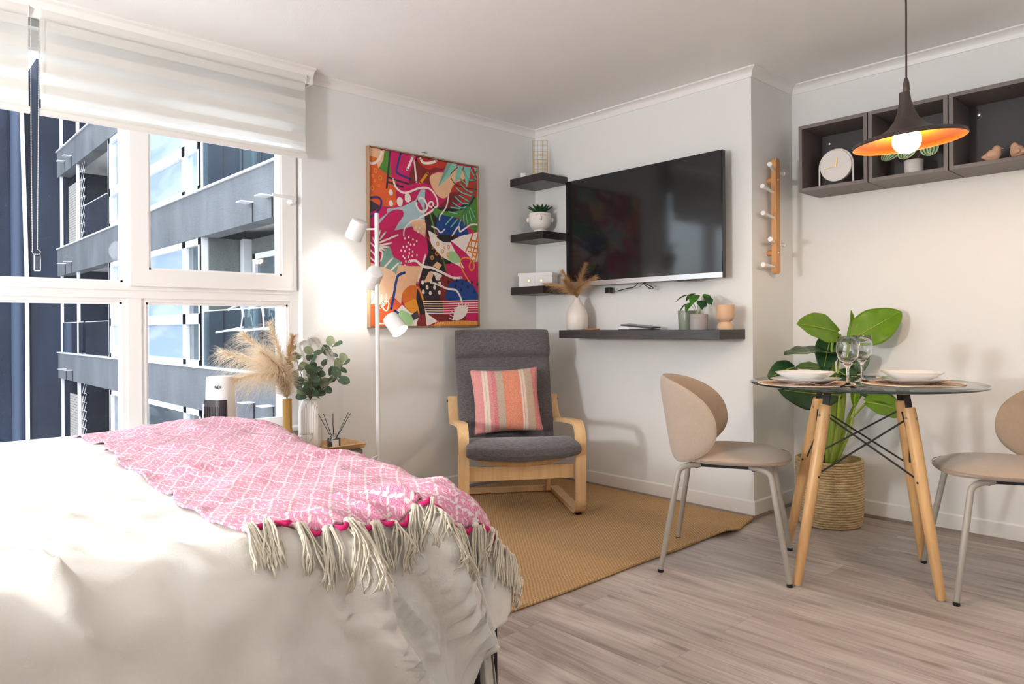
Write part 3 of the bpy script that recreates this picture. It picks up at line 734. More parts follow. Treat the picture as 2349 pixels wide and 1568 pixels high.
('l',17,1.1,[(.66,.001),(.652,.024)]),
('l',17,1.1,[(.678,.001),(.669,.024)]),
('l',17,1.1,[(.694,.001),(.685,.025)]),
('l',17,1.1,[(.712,.001),(.703,.025)]),
('l',17,1.1,[(.729,.001),(.721,.025)]),
('l',17,1.1,[(.747,.001),(.738,.025)]),
('l',17,1.1,[(.764,.001),(.756,.025)]),
('l',17,1.1,[(.782,.001),(.773,.025)]),
('l',17,1.1,[(.799,.001),(.791,.025)]),
('l',17,1.1,[(.818,.001),(.81,.025)]),
('l',17,1.1,[(.836,.001),(.827,.026)]),
('l',17,1.1,[(.853,.001),(.845,.026)]),
('l',17,1.1,[(.872,.001),(.863,.026)]),
('l',17,1.1,[(.89,.0),(.881,.026)]),
('l',17,1.1,[(.909,.0),(.9,.027)]),
('l',17,1.1,[(.926,.0),(.917,.027)]),
('l',17,1.1,[(.945,.0),(.936,.027)]),
('l',17,1.1,[(.964,.0),(.954,.027)]),
('l',17,1.1,[(.982,.0),(.972,.028)])]
# ------------------------------------------------------------ framed abstract painting on the left wall
from mathutils.geometry import tessellate_polygon
AC = [srgb(*c) for c in ((196,26,92),(220,92,44),(232,184,144),(168,196,202),(38,30,32),(238,228,220),(78,132,48),(124,36,38),(184,46,32),(20,62,132),
     (44,46,112),(132,196,176),(44,116,96),(162,204,146),(228,150,40),(64,54,66),(120,160,144),(240,196,160),(212,110,40),(150,160,214))]
def paint_mat(i, c):
    N = NT('paint_%02d' % i); f = N.noise(N.coord(), 14, 4, 0.6)
    N.col(N.mix(f, tuple(x*0.86 for x in c[:3])+(1,), tuple(min(1, x*1.14) for x in c[:3])+(1,))); N.set(Roughness=0.65); return N.m
AM = [paint_mat(i, c) for i, c in enumerate(AC)]
PW, PH, PY, PZ = 0.798, 1.02, 2.152, 1.034
def clip(poly):
    for ax, lim, sg in ((0, 0, 1), (0, PW, -1), (1, 0, 1), (1, PH, -1)):
        out = []
        for i in range(len(poly)):
            a, b = poly[i-1], poly[i]; da, db = (a[ax]-lim)*sg, (b[ax]-lim)*sg
            if (da >= 0) != (db >= 0):
                t = da/(da-db); out.append((a[0]+(b[0]-a[0])*t, a[1]+(b[1]-a[1])*t))
            if db >= 0: out.append(b)
        poly = out
        if len(poly) < 3: return []
    return poly
cv = MB(); layer = [0]
def art_poly(poly, ci):
    poly = clip(poly)
    if len(poly) < 3: return
    x = 0.001+layer[0]*0.00002
    tr = tessellate_polygon([[Vector((p[0], p[1], 0)) for p in poly]])
    cv.add([(x, p[0], p[1]) for p in poly], [tuple(t) for t in tr], ci)
def S2(p): return (p[0]*PW, p[1]*PH)
cv.box((-0.004, 0, 0), (0.0008, PW, PH), 0)
for kind, ci, wd, pts in ART:
    layer[0] += 1; P = [S2(p) for p in pts]
    if kind == 'p':
        if wd: P = [(q.x, q.y) for q in catmull([(a, b, 0) for a, b in P], 5, True)]
        art_poly(P, ci)
    elif kind == 'l':
        hw = wd*0.0026/2; C_ = catmull([(a, b, 0) for a, b in P], 5) if len(P) > 2 else [Vector((a, b, 0)) for a, b in P]
        L_, R_ = [], []
        for i, q in enumerate(C_):
            t = (C_[min(i+1, len(C_)-1)]-C_[max(i-1, 0)]).normalized(); n = Vector((-t.y, t.x, 0))*hw
            L_.append(q+n); R_.append(q-n)
        for i in range(len(C_)-1): art_poly([(L_[i].x, L_[i].y), (L_[i+1].x, L_[i+1].y), (R_[i+1].x, R_[i+1].y), (R_[i].x, R_[i].y)], ci)
        for q in (C_[0], C_[-1]): art_poly([(q.x+hw*math.cos(a*PI/5), q.y+hw*math.sin(a*PI/5)) for a in range(10)], ci)
    elif kind == 'd':
        for (a, b) in P:
            r = wd*0.0029; art_poly([(a+r*(1+0.15*math.sin(3*k+a*50))*0.9*math.cos(k*PI/6), b+r*1.15*math.sin(k*PI/6)) for k in range(12)], ci)
    elif kind == 'r':
        r, w_ = wd[0]*0.0027, wd[1]*0.0027
        for (a, b) in P:
            for k in range(12):
                c0, s0, c1, s1 = math.cos(k*PI/6), math.sin(k*PI/6), math.cos((k+1)*PI/6), math.sin((k+1)*PI/6)
                art_poly([(a+r*c0*.9, b+r*s0*1.1), (a+r*c1*.9, b+r*s1*1.1), (a+(r-w_)*c1*.9, b+(r-w_)*s1*1.1), (a+(r-w_)*c0*.9, b+(r-w_)*s0*1.1)], ci)
pt = thing('painting', 'large framed abstract painting in magenta, orange, teal and black on the left wall', 'painting', (XW, PY+PW/2, PZ))
obj('canvas', cv.xf(Matrix.Translation((0.026, -PW/2, 0))), AM, pt, fix=False)
M_oak = wood('pale_oak_moulding', srgb(168, 138, 108), srgb(128, 100, 76), 2, 1.2, 0.5)
fr = MB(); e = 0.006; a_, b_ = -PW/2-e-0.002, PW/2+e+0.002; z0, z1 = -e-0.002, PH+e+0.002
for (p, q, r, s) in ((a_, a_+e, z0, z1), (b_-e, b_, z0, z1), (a_+e, b_-e, z0, z0+e), (a_+e, b_-e, z1-e, z1)): fr.box((0.002, p, r), (0.036, q, s))
obj('frame', fr, M_oak, pt)
nl = MB().tube([(XW, 2.556, 2.093), (XW+0.012, 2.556, 2.096)], 0.0016, 6).tube([(XW+0.002, 2.536, 2.088), (XW+0.003, 2.55, 2.093), (XW+0.003, 2.562, 2.088), (XW+0.003, 2.575, 2.097)], 0.0012, 5)
tag(obj('wall_nail', nl, M_black), 'small dark nail stub in the wall just above the painting', 'nail')

# ------------------------------------------------------------ floating shelves
M_shelf = wood('black_brown_ash', srgb(46, 38, 36), srgb(30, 25, 24), 0, 1.4, 0.38, bump=0.12)
M_shelf2 = wood('black_brown_ash_long', srgb(62, 58, 58), srgb(44, 40, 40), 0, 2.4, 0.33, bump=0.25)
SY0 = 3.264; SX1 = -3.256
tops = []
for zt_, nm in ((2.022, 'topmost of the three, gold rack on it'), (1.646, 'middle of the three, face pot on it'), (1.290, 'lowest of the three, white box on it')):
    o = obj('corner_shelf', MB().box((0, 0, -0.05), (SX1-XW, YT-SY0, 0)), M_shelf, bevel=0.0012)
    o.location = (XW, SY0, zt_); tag(o, 'small black floating corner shelf, '+nm, 'shelf', 'small black corner shelves')
LX0, LX1, LY0, LZ = -3.100, -1.968, 3.246, 1.001
o = obj('floating_shelf', MB().box((0, 0, -0.05), (LX1-LX0, YT-LY0, 0)), M_shelf2, bevel=0.0012); o.location = (LX0, LY0, LZ)
tag(o, 'long black floating shelf under the television', 'shelf')

# gold wire letter rack
gr = thing('letter_rack', 'gold wire letter rack standing on the topmost corner shelf', 'rack', (-3.412, 3.402, 2.022), 0.83)
def wire_panel(mb, w, h, nx, nz, y, r=0.0011, tilt=0.0):
    for i in range(nx+1):
        x = -w/2+w*i/nx; mb.tube([(x, y, 0), (x, y+tilt*h, h)], r*(2.0 if i in (0, nx) else 1), 6)
    for k in range(nz+1):
        z = 0.012+(h-0.012)*k/nz; mb.tube([(-w/2, y+tilt*z, z), (w/2, y+tilt*z, z)], r*(1.6 if k == nz else 1), 6)
wp = MB(); wire_panel(wp, 0.098, 0.268, 3, 8, 0.03); obj('back_panel', wp, M_brass, gr)
wp = MB(); wire_panel(wp, 0.098, 0.125, 3, 5, -0.03); obj('front_panel', wp, M_brass, gr)
wp = MB(); wire_panel(wp, 0.098, 0.185, 3, 6, 0.0); obj('middle_panel', wp, M_brass, gr)
wp = MB()
for x in (-0.049, -0.0163, 0.0163, 0.049): wp.tube([(x, -0.03, 0.002), (x, 0.03, 0.002)], 0.0012, 6)
obj('base_wires', wp, M_brass, gr)
cdl = MB().box((-0.018, -0.016, 0), (0.018, 0.016, 0.040)); o = obj('sensor_box', cdl, M_white, bevel=0.002); o.location = (-3.50, 3.325, 2.022); o.rotation_euler = (0, 0, 0.83)
tag(o, 'tiny white plastic box at the back of the topmost corner shelf', 'box')

# face planter with succulent
M_cer = mat('matt_white_ceramic', (0.80, 0.755, 0.715, 1), 0.55, var=0.03, scale=12)
fp = thing('face_planter', 'white ceramic pot shaped like a face with two ears, on the middle corner shelf', 'plant pot', (-3.402, 3.385, 1.646), 0.83)
pr = [(0, 0), (0.046, 0), (0.048, 0.004), (0.043, 0.016), (0.040, 0.026), (0.052, 0.034), (0.066, 0.050), (0.072, 0.070), (0.074, 0.095), (0.074, 0.138), (0.071, 0.140), (0.068, 0.136), (0.068, 0.118), (0, 0.118)]
obj('bowl', MB().lathe(pr, n=40), M_cer, fp, smooth=50)
def ell(mb, c, r, n=12, m=10, mi=0):
    return mb.grid(lambda u, v: (c[0]+r[0]*math.cos(2*PI*u)*math.sin(PI*v), c[1]+r[1]*math.sin(2*PI*u)*math.sin(PI*v), c[2]+r[2]*math.cos(PI*v)), n, m, mi, closeu=True)
for s_ in (-1, 1): obj('ear', ell(MB(), (s_*0.079, 0, 0.095), (0.014, 0.010, 0.017)), M_cer, fp, smooth=180)
obj('nose', MB().tube([(0, -0.072, 0.128), (0, -0.079, 0.112), (0.0, -0.082, 0.094), (0.004, -0.077, 0.086)], [0.003, 0.005, 0.007, 0.004], 8), M_cer, fp, smooth=180)
obj('brow', MB().tube([(-0.035, -0.066, 0.118), (-0.012, -0.0755, 0.127), (0.0, -0.0765, 0.126), (0.012, -0.0755, 0.127), (0.035, -0.066, 0.118)], 0.0028, 6), M_cer, fp, smooth=180)
def leaf_mat(name, c, c2, rough=0.45, sub=0.0, trans=0.25):
    N = NT(name); f = N.noise(N.coord(), 18, 4)
    col = N.mix(f, c2, c); N.col(col); N.set(Roughness=rough)
    tl = N.n('ShaderNodeBsdfTranslucent'); N.l(col, tl.inputs[0])
    mx = N.n('ShaderNodeMixShader'); mx.inputs[0].default_value = trans; N.l(N.b.outputs[0], mx.inputs[1]); N.l(tl.outputs[0], mx.inputs[2]); N.l(mx.outputs[0], N.out.inputs[0])
    return N.m
M_succ = leaf_mat('succulent_leaf', srgb(52, 104, 54), srgb(34, 72, 40))
def leaf(mb, base, d, length, width, up=(0,0,1), curl=0.25, fold=0.15, nl=7, nw=5, shape=1.0, tip=0.0, heart=0.0, thick=0.0, mi=0, wave=0.0):
    d = Vector(d).normalized(); up = Vector(up); side = d.cross(up)
    if side.length < 1e-4: side = d.orthogonal()
    side.normalize(); nrm = side.cross(d).normalized(); base = Vector(base)
    def fn(u, v):
        t = v; s = (u-0.5)*2
        wv = math.sin(PI*min(1, (t**shape)*0.96+0.02))
        wv = max(wv, 0.0)
        if heart: wv = wv*(1-heart)+heart*math.sqrt(max(0, 1-((t-0.38)/0.62)**2)) if t > 0.38 else wv*(1-heart)+heart*math.sqrt(max(0, 1-((t-0.38)/0.40)**2))
        back = -heart*0.22*length*abs(s)**1.5*max(0, 1-t*3)
        p = base+d*(length*t+back)-nrm*(curl*length*t*t)+side*(s*wv*width/2)+nrm*(abs(s)*wv*width/2*fold)
        if wave: p += nrm*(wave*width*abs(s)*math.sin(t*19+base.x*40))
        return p
    mb.grid(fn, nw, nl, mi)
    return mb
sc_ = thing('succulent', 'dark green pointed succulent growing in the white face pot', 'plant', (-3.402, 3.385, 1.778), 0)
for ring_, n_, L_, el in ((0, 10, 0.098, 0.42), (1, 8, 0.082, 0.80), (2, 6, 0.062, 1.15)):
    for k in range(n_):
        a = 2*PI*(k+0.5*ring_)/n_; mb = MB()
        leaf(mb, (0, 0, 0.0), (math.cos(a)*math.cos(el), math.sin(a)*math.cos(el), math.sin(el)), L_, 0.030, curl=-0.12, fold=0.35, shape=0.8)
        obj('leaf', mb, M_succ, sc_, smooth=180, solid=0.004)

# white lidded box with two brass knobs
wb = thing('storage_box', 'white lidded box with two brass knobs on the lowest corner shelf', 'box', (-3.500, 3.277, 1.290), math.atan2(0.103, 0.216))
M_wb = mat('white_card', (0.80, 0.79, 0.78, 1), 0.6, var=0.02)
obj('body', MB().box((0, 0, 0), (0.236, 0.118, 0.078)), M_wb, wb, bevel=0.001)
obj('lid', MB().box((-0.004, -0.004, 0.074), (0.240, 0.122, 0.094)), M_wb, wb, bevel=0.001)
for x0 in (0.004, 0.120): 
    df = obj('drawer_front', MB().box((x0, -0.0025, 0.004), (x0+0.112, 0.0, 0.070)), M_wb, wb, bevel=0.0008)
    obj('knob', MB().lathe([(0, 0), (0.0035, 0), (0.003, 0.006), (0.008, 0.009), (0.008, 0.013), (0, 0.014)], n=16).xf(Matrix.Translation((x0+(0.072 if x0 < 0.1 else 0.045), -0.002, 0.040)) @ Matrix.Rotation(PI/2, 4, 'X')), M_brass, df, smooth=40)

# ------------------------------------------------------------ television
M_screen = None
def screen_mat():
    N = NT('tv_screen'); N.col((0.008, 0.008, 0.009, 1)); N.set(Roughness=0.09, IOR=1.5)
    N.b.inputs['Specular IOR Level'].default_value = 0.5; return N.m
tv = thing('television', 'large black flat screen television mounted above the long shelf', 'television', (-2.609, 3.44, 1.28))
obj('cabinet', MB().box((-0.571, 0.0, 0.0), (0.571, 0.028, 0.684)).box((-0.32, 0.028, 0.05), (0.32, 0.05, 0.40)), M_blackp, tv, bevel=0.002)
obj('screen', MB().box((-0.567, -0.004, 0.030), (0.567, 0.0, 0.681)), screen_mat(), tv)
N = NT('silver_bezel'); N.col((0.62, 0.63, 0.65, 1)); N.set(Roughness=0.3, Metallic=0.6); M_silver = N.m
obj('lower_bezel', MB().box((-0.569, -0.006, 0.0), (0.569, 0.0, 0.030)), M_silver, tv, bevel=0.001)
tv.location.y = 3.404
obj('wall_bracket', MB().box((-0.2, 0.05, 0.15), (0.2, 0.085, 0.40)), M_black, tv)
obj('remote_sensor', MB().box((0.28, -0.002, -0.008), (0.40, 0.012, 0.0)), M_blackp, tv, bevel=0.002)
cb = MB().tube(catmull([(-0.25, 0.05, -0.035), (-0.20, 0.05, -0.040), (-0.12, 0.05, -0.028), (-0.06, 0.045, -0.022), (-0.02, 0.04, 0.004)], 5), 0.0028, 6)
cb.tube(catmull([(0.02, 0.03, 0.0), (0.05, 0.03, -0.025), (0.085, 0.03, -0.040), (0.09, 0.03, -0.030), (0.05, 0.03, -0.012), (0.03, 0.03, 0.0)], 5), 0.0028, 6)
obj('cable', cb, M_blackp, tv, smooth=180)
obj('plug', MB().box((-0.285, 0.04, -0.05), (-0.245, 0.075, -0.015)), M_blackp, tv, bevel=0.004)

# ------------------------------------------------------------ things on the long shelf
bv = obj('bottle_vase', MB().lathe([(0, 0), (0.062, 0), (0.068, 0.006), (0.070, 0.05), (0.070, 0.088), (0.064, 0.118), (0.046, 0.150), (0.030, 0.172), (0.022, 0.188), (0.020, 0.204), (0.016, 0.205), (0.015, 0.18), (0, 0.17)], n=40),
         mat('cream_matt_glaze', (0.78, 0.72, 0.66, 1), 0.4, var=0.02), smooth=50); bv.location = (-3.052, 3.362, LZ)
tag(bv, 'cream bottle shaped vase at the left end of the long shelf', 'vase')
M_pamp = leaf_mat('dried_pampas', srgb(232, 204, 160), srgb(212, 176, 128), 0.9, trans=0.55)
M_pampw = leaf_mat('pale_dried_pampas', srgb(250, 242, 226), srgb(240, 222, 194), 0.9, trans=0.55)
M_pamps = leaf_mat('straw_stem', srgb(206, 170, 118), srgb(170, 132, 86), 0.8, trans=0.2)
def plume(name, pts, plume_from, flen, nf, mats, label, group, loc, w=0.0011, droop=0.3, spread=0.7, seed=1, sr=0.0016, cat='dried grass'):
    rnd = random.Random(seed)
    t = thing(name, label, cat, loc, 0, group)
    C_ = [p-Vector(loc) for p in catmull(pts, 8)]; n = len(C_)
    obj('stem', MB().tube(C_, [sr*(1-0.6*i/n) for i in range(n)], 6), mats[1], t, smooth=180)
    mb = MB(); i0 = int(n*plume_from)
    for k in range(nf):
        q = rnd.random(); f = i0+(n-1-i0)*q; i = min(int(f), n-2); p = C_[i].lerp(C_[i+1], f-i); tg = (C_[i+1]-C_[i]).normalized()
        a = rnd.random()*2*PI; o1 = tg.orthogonal().normalized(); o2 = tg.cross(o1); out = o1*math.cos(a)+o2*math.sin(a)
        L = flen*(0.45+0.75*rnd.random())*(1-0.75*max(0, q-0.55)/0.45*0.8)*(0.55+0.45*min(1, q*4))
        d = (tg*(1.0-0.25*rnd.random())+out*spread*(0.35+0.65*rnd.random())).normalized(); prev = p; sd = d.cross(out).normalized()*w
        vs = []; K = 5
        for j in range(K):
            u = j/(K-1); pp = p+d*L*u+out*(0.12*L*u*u)+Vector((0, 0, -droop*L*u*u)); ww = sd*(1-0.8*u)
            vs += [pp-ww, pp+ww]
        mb.add(vs, [(2*j, 2*j+1, 2*j+3, 2*j+2) for j in range(K-1)])
    obj('feather', mb, mats[0], t, fix=False)
    return t
vb = (-3.052, 3.362, LZ+0.18); vt = (-3.052, 3.362, LZ+0.215)
for i, (mid, end, lab) in enumerate((((-3.02, 3.35, 1.30), (-2.965, 3.345, 1.405), 'tallest beige pampas plume in the cream bottle vase, leaning right'),
        ((-3.00, 3.32, 1.265), (-2.835, 3.28, 1.320), 'beige pampas plume arching low to the right from the cream bottle vase'),
        ((-3.13, 3.33, 1.275), (-3.275, 3.30, 1.305), 'beige pampas plume arching low to the left from the cream bottle vase'),
        ((-3.075, 3.33, 1.29), (-3.135, 3.32, 1.375), 'beige pampas plume fanning up and left from the cream bottle vase'),
        ((-3.055, 3.30, 1.26), (-3.05, 3.25, 1.31), 'short beige pampas plume leaning forward from the cream bottle vase'))):
    plume('pampas_stem', [vb, vt, mid, end], 0.25, 0.085, 900, (M_pamp, M_pamps), lab, 'beige pampas stems in the cream vase', (-3.052, 3.362, LZ+0.18), seed=i, w=0.0008, spread=0.6)
o = obj('coaster', MB().lathe([(0, 0), (0.048, 0), (0.050, 0.003), (0.048, 0.009), (0, 0.009)], n=32), wood('acacia', srgb(190, 122, 74), srgb(140, 84, 48), 0), smooth=40); o.location = (-2.90, 3.33, LZ)
tag(o, 'thin round wooden coaster beside the cream bottle vase', 'coaster')
tb = thing('folding_case', 'flat black glossy case lying half open on the long shelf', 'case', (-2.555, 3.35, LZ), 0.1)
obj('lower_flap', MB().box((-0.115, -0.045, 0), (0.105, 0.06, 0.006)), M_blackp, tb, bevel=0.0015)
obj('upper_flap', MB().obox((0.005, 0.005, 0.022), (1, 0, -0.09), (0, 1, 0.05), (0.09, 0, 1), 0.105, 0.05, 0.004), M_blackp, tb, bevel=0.0015)
obj('grey_strip', MB().box((-0.112, -0.047, 0.004), (-0.04, -0.044, 0.016)), M_silver, tb)
cp = obj('tapered_cup', MB().lathe([(0, 0), (0.042, 0), (0.0435, 0.004), (0.049, 0.104), (0.0485, 0.106), (0.046, 0.104), (0.041, 0.008), (0, 0.008)], n=40), mat('sage_green_glaze', srgb(134, 140, 120), 0.28, var=0.04), smooth=40)
cp.location = (-2.262, 3.395, LZ); tag(cp, 'sage green tapered cup on the long shelf, left of the small potted plant', 'cup')
gp_ = obj('cement_pot', MB().lathe([(0, 0), (0.045, 0), (0.047, 0.003), (0.048, 0.083), (0.046, 0.084), (0.043, 0.083), (0.043, 0.07), (0, 0.07)], n=40), mat('grey_cement', srgb(164, 158, 156), 0.85, var=0.05, scale=60, bump=0.2), smooth=40)
gp_.location = (-2.145, 3.335, LZ); tag(gp_, 'small light grey cement pot holding a leafy plant on the long shelf', 'plant pot')
M_lf = leaf_mat('glossy_green_leaf', srgb(78, 140, 34), srgb(30, 78, 30), 0.35)
M_lfd = leaf_mat('deep_green_leaf', srgb(40, 92, 44), srgb(20, 54, 34), 0.35)
M_stm = mat('pale_green_stem', srgb(150, 156, 86), 0.6)
sp_ = thing('potted_plant', 'small leafy green plant growing from the cement pot', 'plant', (-2.145, 3.335, LZ+0.072))
rnd = random.Random(4)
for k, (dx, dy, dz, L, Wd, m_) in enumerate(((-0.055, -0.02, 0.115, 0.075, 0.055, M_lf), (-0.035, 0.02, 0.125, 0.07, 0.055, M_lf), (0.005, -0.02, 0.115, 0.085, 0.06, M_lf), (0.03, 0.01, 0.12, 0.07, 0.05, M_lf),
        (0.06, -0.02, 0.10, 0.075, 0.045, M_lfd), (0.035, -0.03, 0.085, 0.065, 0.05, M_lfd), (-0.05, -0.03, 0.07, 0.06, 0.045, M_lfd), (-0.015, -0.045, 0.075, 0.07, 0.045, M_lf), (0.0, 0.04, 0.12, 0.07, 0.05, M_lfd))):
    tip = Vector((dx, dy, dz)); 
    st = obj('stem', MB().tube(catmull([(dx*0.1, dy*0.1, -0.01), (dx*0.45, dy*0.45, dz*0.6), tip], 5), 0.0012, 5), M_stm, sp_, smooth=180)
    mb = MB(); leaf(mb, tip, (dx*1.2+rnd.uniform(-.02, .02), dy-0.02, -0.02-0.02*(k > 4)), L, Wd, curl=0.3, fold=0.2, shape=0.75)
    obj('leaf', mb, m_, sp_, smooth=180)
gb = obj('beige_vase', MB().lathe([(0, 0), (0.041, 0), (0.043, 0.003), (0.041, 0.02), (0.034, 0.034), (0.026, 0.041), (0.036, 0.048), (0.045, 0.060), (0.047, 0.075), (0.048, 0.130), (0.046, 0.131), (0.045, 0.075), (0.03, 0.055), (0, 0.053)], n=40),
         mat('beige_stoneware', srgb(206, 170, 138), 0.7, var=0.04), smooth=50); gb.location = (-2.004, 3.362, LZ)
tag(gb, 'beige stoneware vase shaped like a cup on a dome, right end of the long shelf', 'vase')

# ------------------------------------------------------------ wall cubes on the right
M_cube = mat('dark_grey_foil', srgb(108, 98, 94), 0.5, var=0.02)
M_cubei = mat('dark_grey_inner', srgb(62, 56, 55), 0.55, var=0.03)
CZ = 1.731
def cube(x0, label):
    t = thing('wall_cube', label, 'shelf', (x0, 3.713, CZ), 0, 'open cube shelves on the right wall')
    s, T_, D = 0.352, 0.0185, 0.250
    mb = MB()
    for nm, a, b in (('side_panel', (0, 0, 0), (T_, D, s)), ('side_panel', (s-T_, 0, 0), (s, D, s)), ('top_panel', (T_, 0, s-T_), (s-T_, D, s)), ('bottom_panel', (T_, 0, 0), (s-T_, D, T_))):
        obj(nm, MB().box(a, b), M_cube, t, bevel=0.0008)
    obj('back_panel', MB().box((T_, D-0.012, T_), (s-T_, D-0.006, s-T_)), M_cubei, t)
    for q in (0.060, s-0.060):
        obj('fixing_cap', MB().lathe([(0, 0), (0.009, 0), (0.008, 0.004), (0, 0.006)], n=16).xf(Matrix.Translation((q, D-0.012, s-0.062)) @ Matrix.Rotation(PI/2, 4, 'X')), M_steel, t, smooth=40)
    return t
c1 = cube(-1.768, 'dark grey open wall cube with the round clock in it')
cube(-1.4115, 'dark grey open wall cube behind the pendant lamp, potted plant in it')
cube(-1.055, 'dark grey open wall cube with two bird figurines, cut by the photo edge')
cz = CZ+0.0185
ck = thing('desk_clock', 'round cream clock with brass hands on an arched stand in the leftmost wall cube', 'clock', (-1.592, 3.765, cz))
M_cr = mat('cream_enamel', (0.74, 0.69, 0.65, 1), 0.45, var=0.01)
arch = [(-0.087, 0.0, 0.0), (-0.087, 0.0, 0.10)]+[(0.087*math.cos(a), 0, 0.100+0.087*math.sin(a)) for a in [PI-PI*i/16 for i in range(17)]]+[(0.087, 0, 0.10), (0.087, 0, 0)]
obj('stand', MB().tube(arch, 0.0045, 10), M_cr, ck, smooth=60)
dial = obj('dial', MB().lathe([(0, -0.006), (0.080, -0.006), (0.081, 0.0), (0.081, 0.016), (0.079, 0.018), (0, 0.018)], n=64).xf(Matrix.Translation((0.0, 0.012, 0.102)) @ Matrix.Rotation(PI/2, 4, 'X')), M_cr, ck, smooth=40)
obj('hour_hand', MB().obox((0.004, -0.009, 0.122), (0.16, 0, 1), (0, 1, 0), (1, 0, -0.16), 0.022, 0.0008, 0.003), M_brass, ck)
obj('minute_hand', MB().obox((-0.028, -0.011, 0.096), (1, 0, 0.20), (0, 1, 0), (-0.2, 0, 1), 0.033, 0.0008, 0.0015), M_brass, ck)
obj('hand_hub', MB().lathe([(0, 0), (0.005, 0), (0.004, 0.004), (0, 0.005)], n=16).xf(Matrix.Translation((0.0, -0.008, 0.102)) @ Matrix.Rotation(PI/2, 4, 'X')), M_brass, ck, smooth=40)
pp = obj('small_pot', MB().lathe([(0, 0), (0.040, 0), (0.043, 0.070), (0.042, 0.072), (0.039, 0.070), (0.038, 0.06), (0, 0.06)], n=32), mat('pale_stone_pot', (0.62, 0.58, 0.55, 1), 0.7), smooth=40)
pp.location = (-1.232, 3.80, cz); tag(pp, 'pale small pot in the wall cube behind the pendant lamp', 'plant pot')
def pep_mat():
    N = NT('striped_leaf'); tc = N.n('ShaderNodeTexCoord'); sp = N.n('ShaderNodeSeparateXYZ'); N.l(tc.outputs['UV'], sp.inputs[0])
    s = N.math('ABSOLUTE', N.math('SUBTRACT', sp.outputs[0], 0.5)); st = N.math('PINGPONG', N.math('MULTIPLY', s, 1.0), 0.09)
    f = N.ramp(N.math('MULTIPLY', st, 1/0.09), [(0.34, (0,0,0,1)), (0.5, (1,1,1,1))])
    N.col(N.mix(f, srgb(40, 88, 26), srgb(172, 190, 148))); N.set(Roughness=0.35); return N.m
M_pep = pep_mat()
pe = thing('striped_peperomia', 'small plant with round silver striped leaves in the pale small pot', 'plant', (-1.232, 3.80, cz+0.06))
for k, (dx, dy, dz, ang) in enumerate(((0.082, -0.06, 0.054, 0.25), (0.005, -0.065, 0.056, -0.3), (0.03, 0.03, 0.11, 0.4), (-0.075, -0.01, 0.065, -0.9), (0.02, -0.02, 0.115, 0.0))):
    L = 0.085; Wd = 0.082; d = Vector((math.sin(ang)*0.6, -0.35, -0.72)).normalized(); side = Vector((1, 0.1, 0.15*ang)).normalized(); nrm = side.cross(d).normalized()
    vs = []; uvs = []; nu, nv = 13, 12
    for i in range(nu):
        for j in range(nv):
            u, v = i/(nu-1), j/(nv-1); s = (u-0.5)*2
            ww = (math.sqrt(max(0, 1-((v-0.40)/0.60)**2)) if v > 0.40 else math.sqrt(max(0, 1-((v-0.40)/0.55)**2)))
            p = Vector((dx, dy, dz+0.03))+d*(L*v-0.02*abs(s)*max(0, 1-3*v))+side*(s*ww*Wd/2)-nrm*(0.012*(s*s+(v-0.5)**2)*-1)
            vs.append(p); uvs.append((u, v))
    mb = MB().add(vs, [(i*nv+j, (i+1)*nv+j, (i+1)*nv+j+1, i*nv+j+1) for i in range(nu-1) for j in range(nv-1)])
    o = obj('leaf', mb, M_pep, pe, smooth=180, fix=False); ul = o.data.uv_layers.new(name='uv')
    for li, lp in enumerate(o.data.loops): ul.data[li].uv = uvs[lp.vertex_index]
    obj('stalk', MB().tube(catmull([(0, 0, -0.01), (dx*0.5, dy*0.5, dz*0.7), (dx, dy, dz+0.03)], 4), 0.0018, 6), mat('reddish_stalk', srgb(130, 80, 60), 0.6), pe, smooth=180)
M_bird = mat('blush_glazed_ceramic', srgb(216, 172, 144), 0.22, var=0.12, scale=40)
def bird(loc, rz, label):
    t = thing('bird_figurine', label, 'figurine', loc, rz, 'ceramic birds in the wall cube')
    mb = MB(); prof = [(-0.044, 0.030, 0.003), (-0.034, 0.030, 0.009), (-0.022, 0.031, 0.019), (-0.008, 0.032, 0.028), (0.004, 0.036, 0.031), (0.012, 0.046, 0.026), (0.015, 0.055, 0.020), (0.017, 0.064, 0.0185), (0.018, 0.072, 0.015), (0.018, 0.079, 0.008), (0.018, 0.081, 0.002)]
    mb.tube([(x, 0, z) for x, z, r in prof], [r for x, z, r in prof], 18)
    obj('body', mb, M_bird, t, smooth=180)
    obj('beak', MB().tube([(0.033, 0, 0.067), (0.045, 0, 0.064)], [0.004, 0.0006], 8), M_bird, t, smooth=60)
    obj('foot_base', MB().lathe([(0, 0), (0.020, 0), (0.018, 0.008), (0, 0.010)], n=20), M_bird, t, smooth=60)
    for s_ in (-1, 1): obj('wing', ell(MB(), (-0.008, s_*0.024, 0.034), (0.024, 0.008, 0.013)), M_bird, t, smooth=180)
    return t
b0 = bird((-0.905, 3.80, cz), 0.5, 'left blush ceramic bird, facing right, in the rightmost wall cube')
dup(b0, (-0.806, 3.80, cz), 2.6, 'right blush ceramic bird, facing left, at the photo edge')

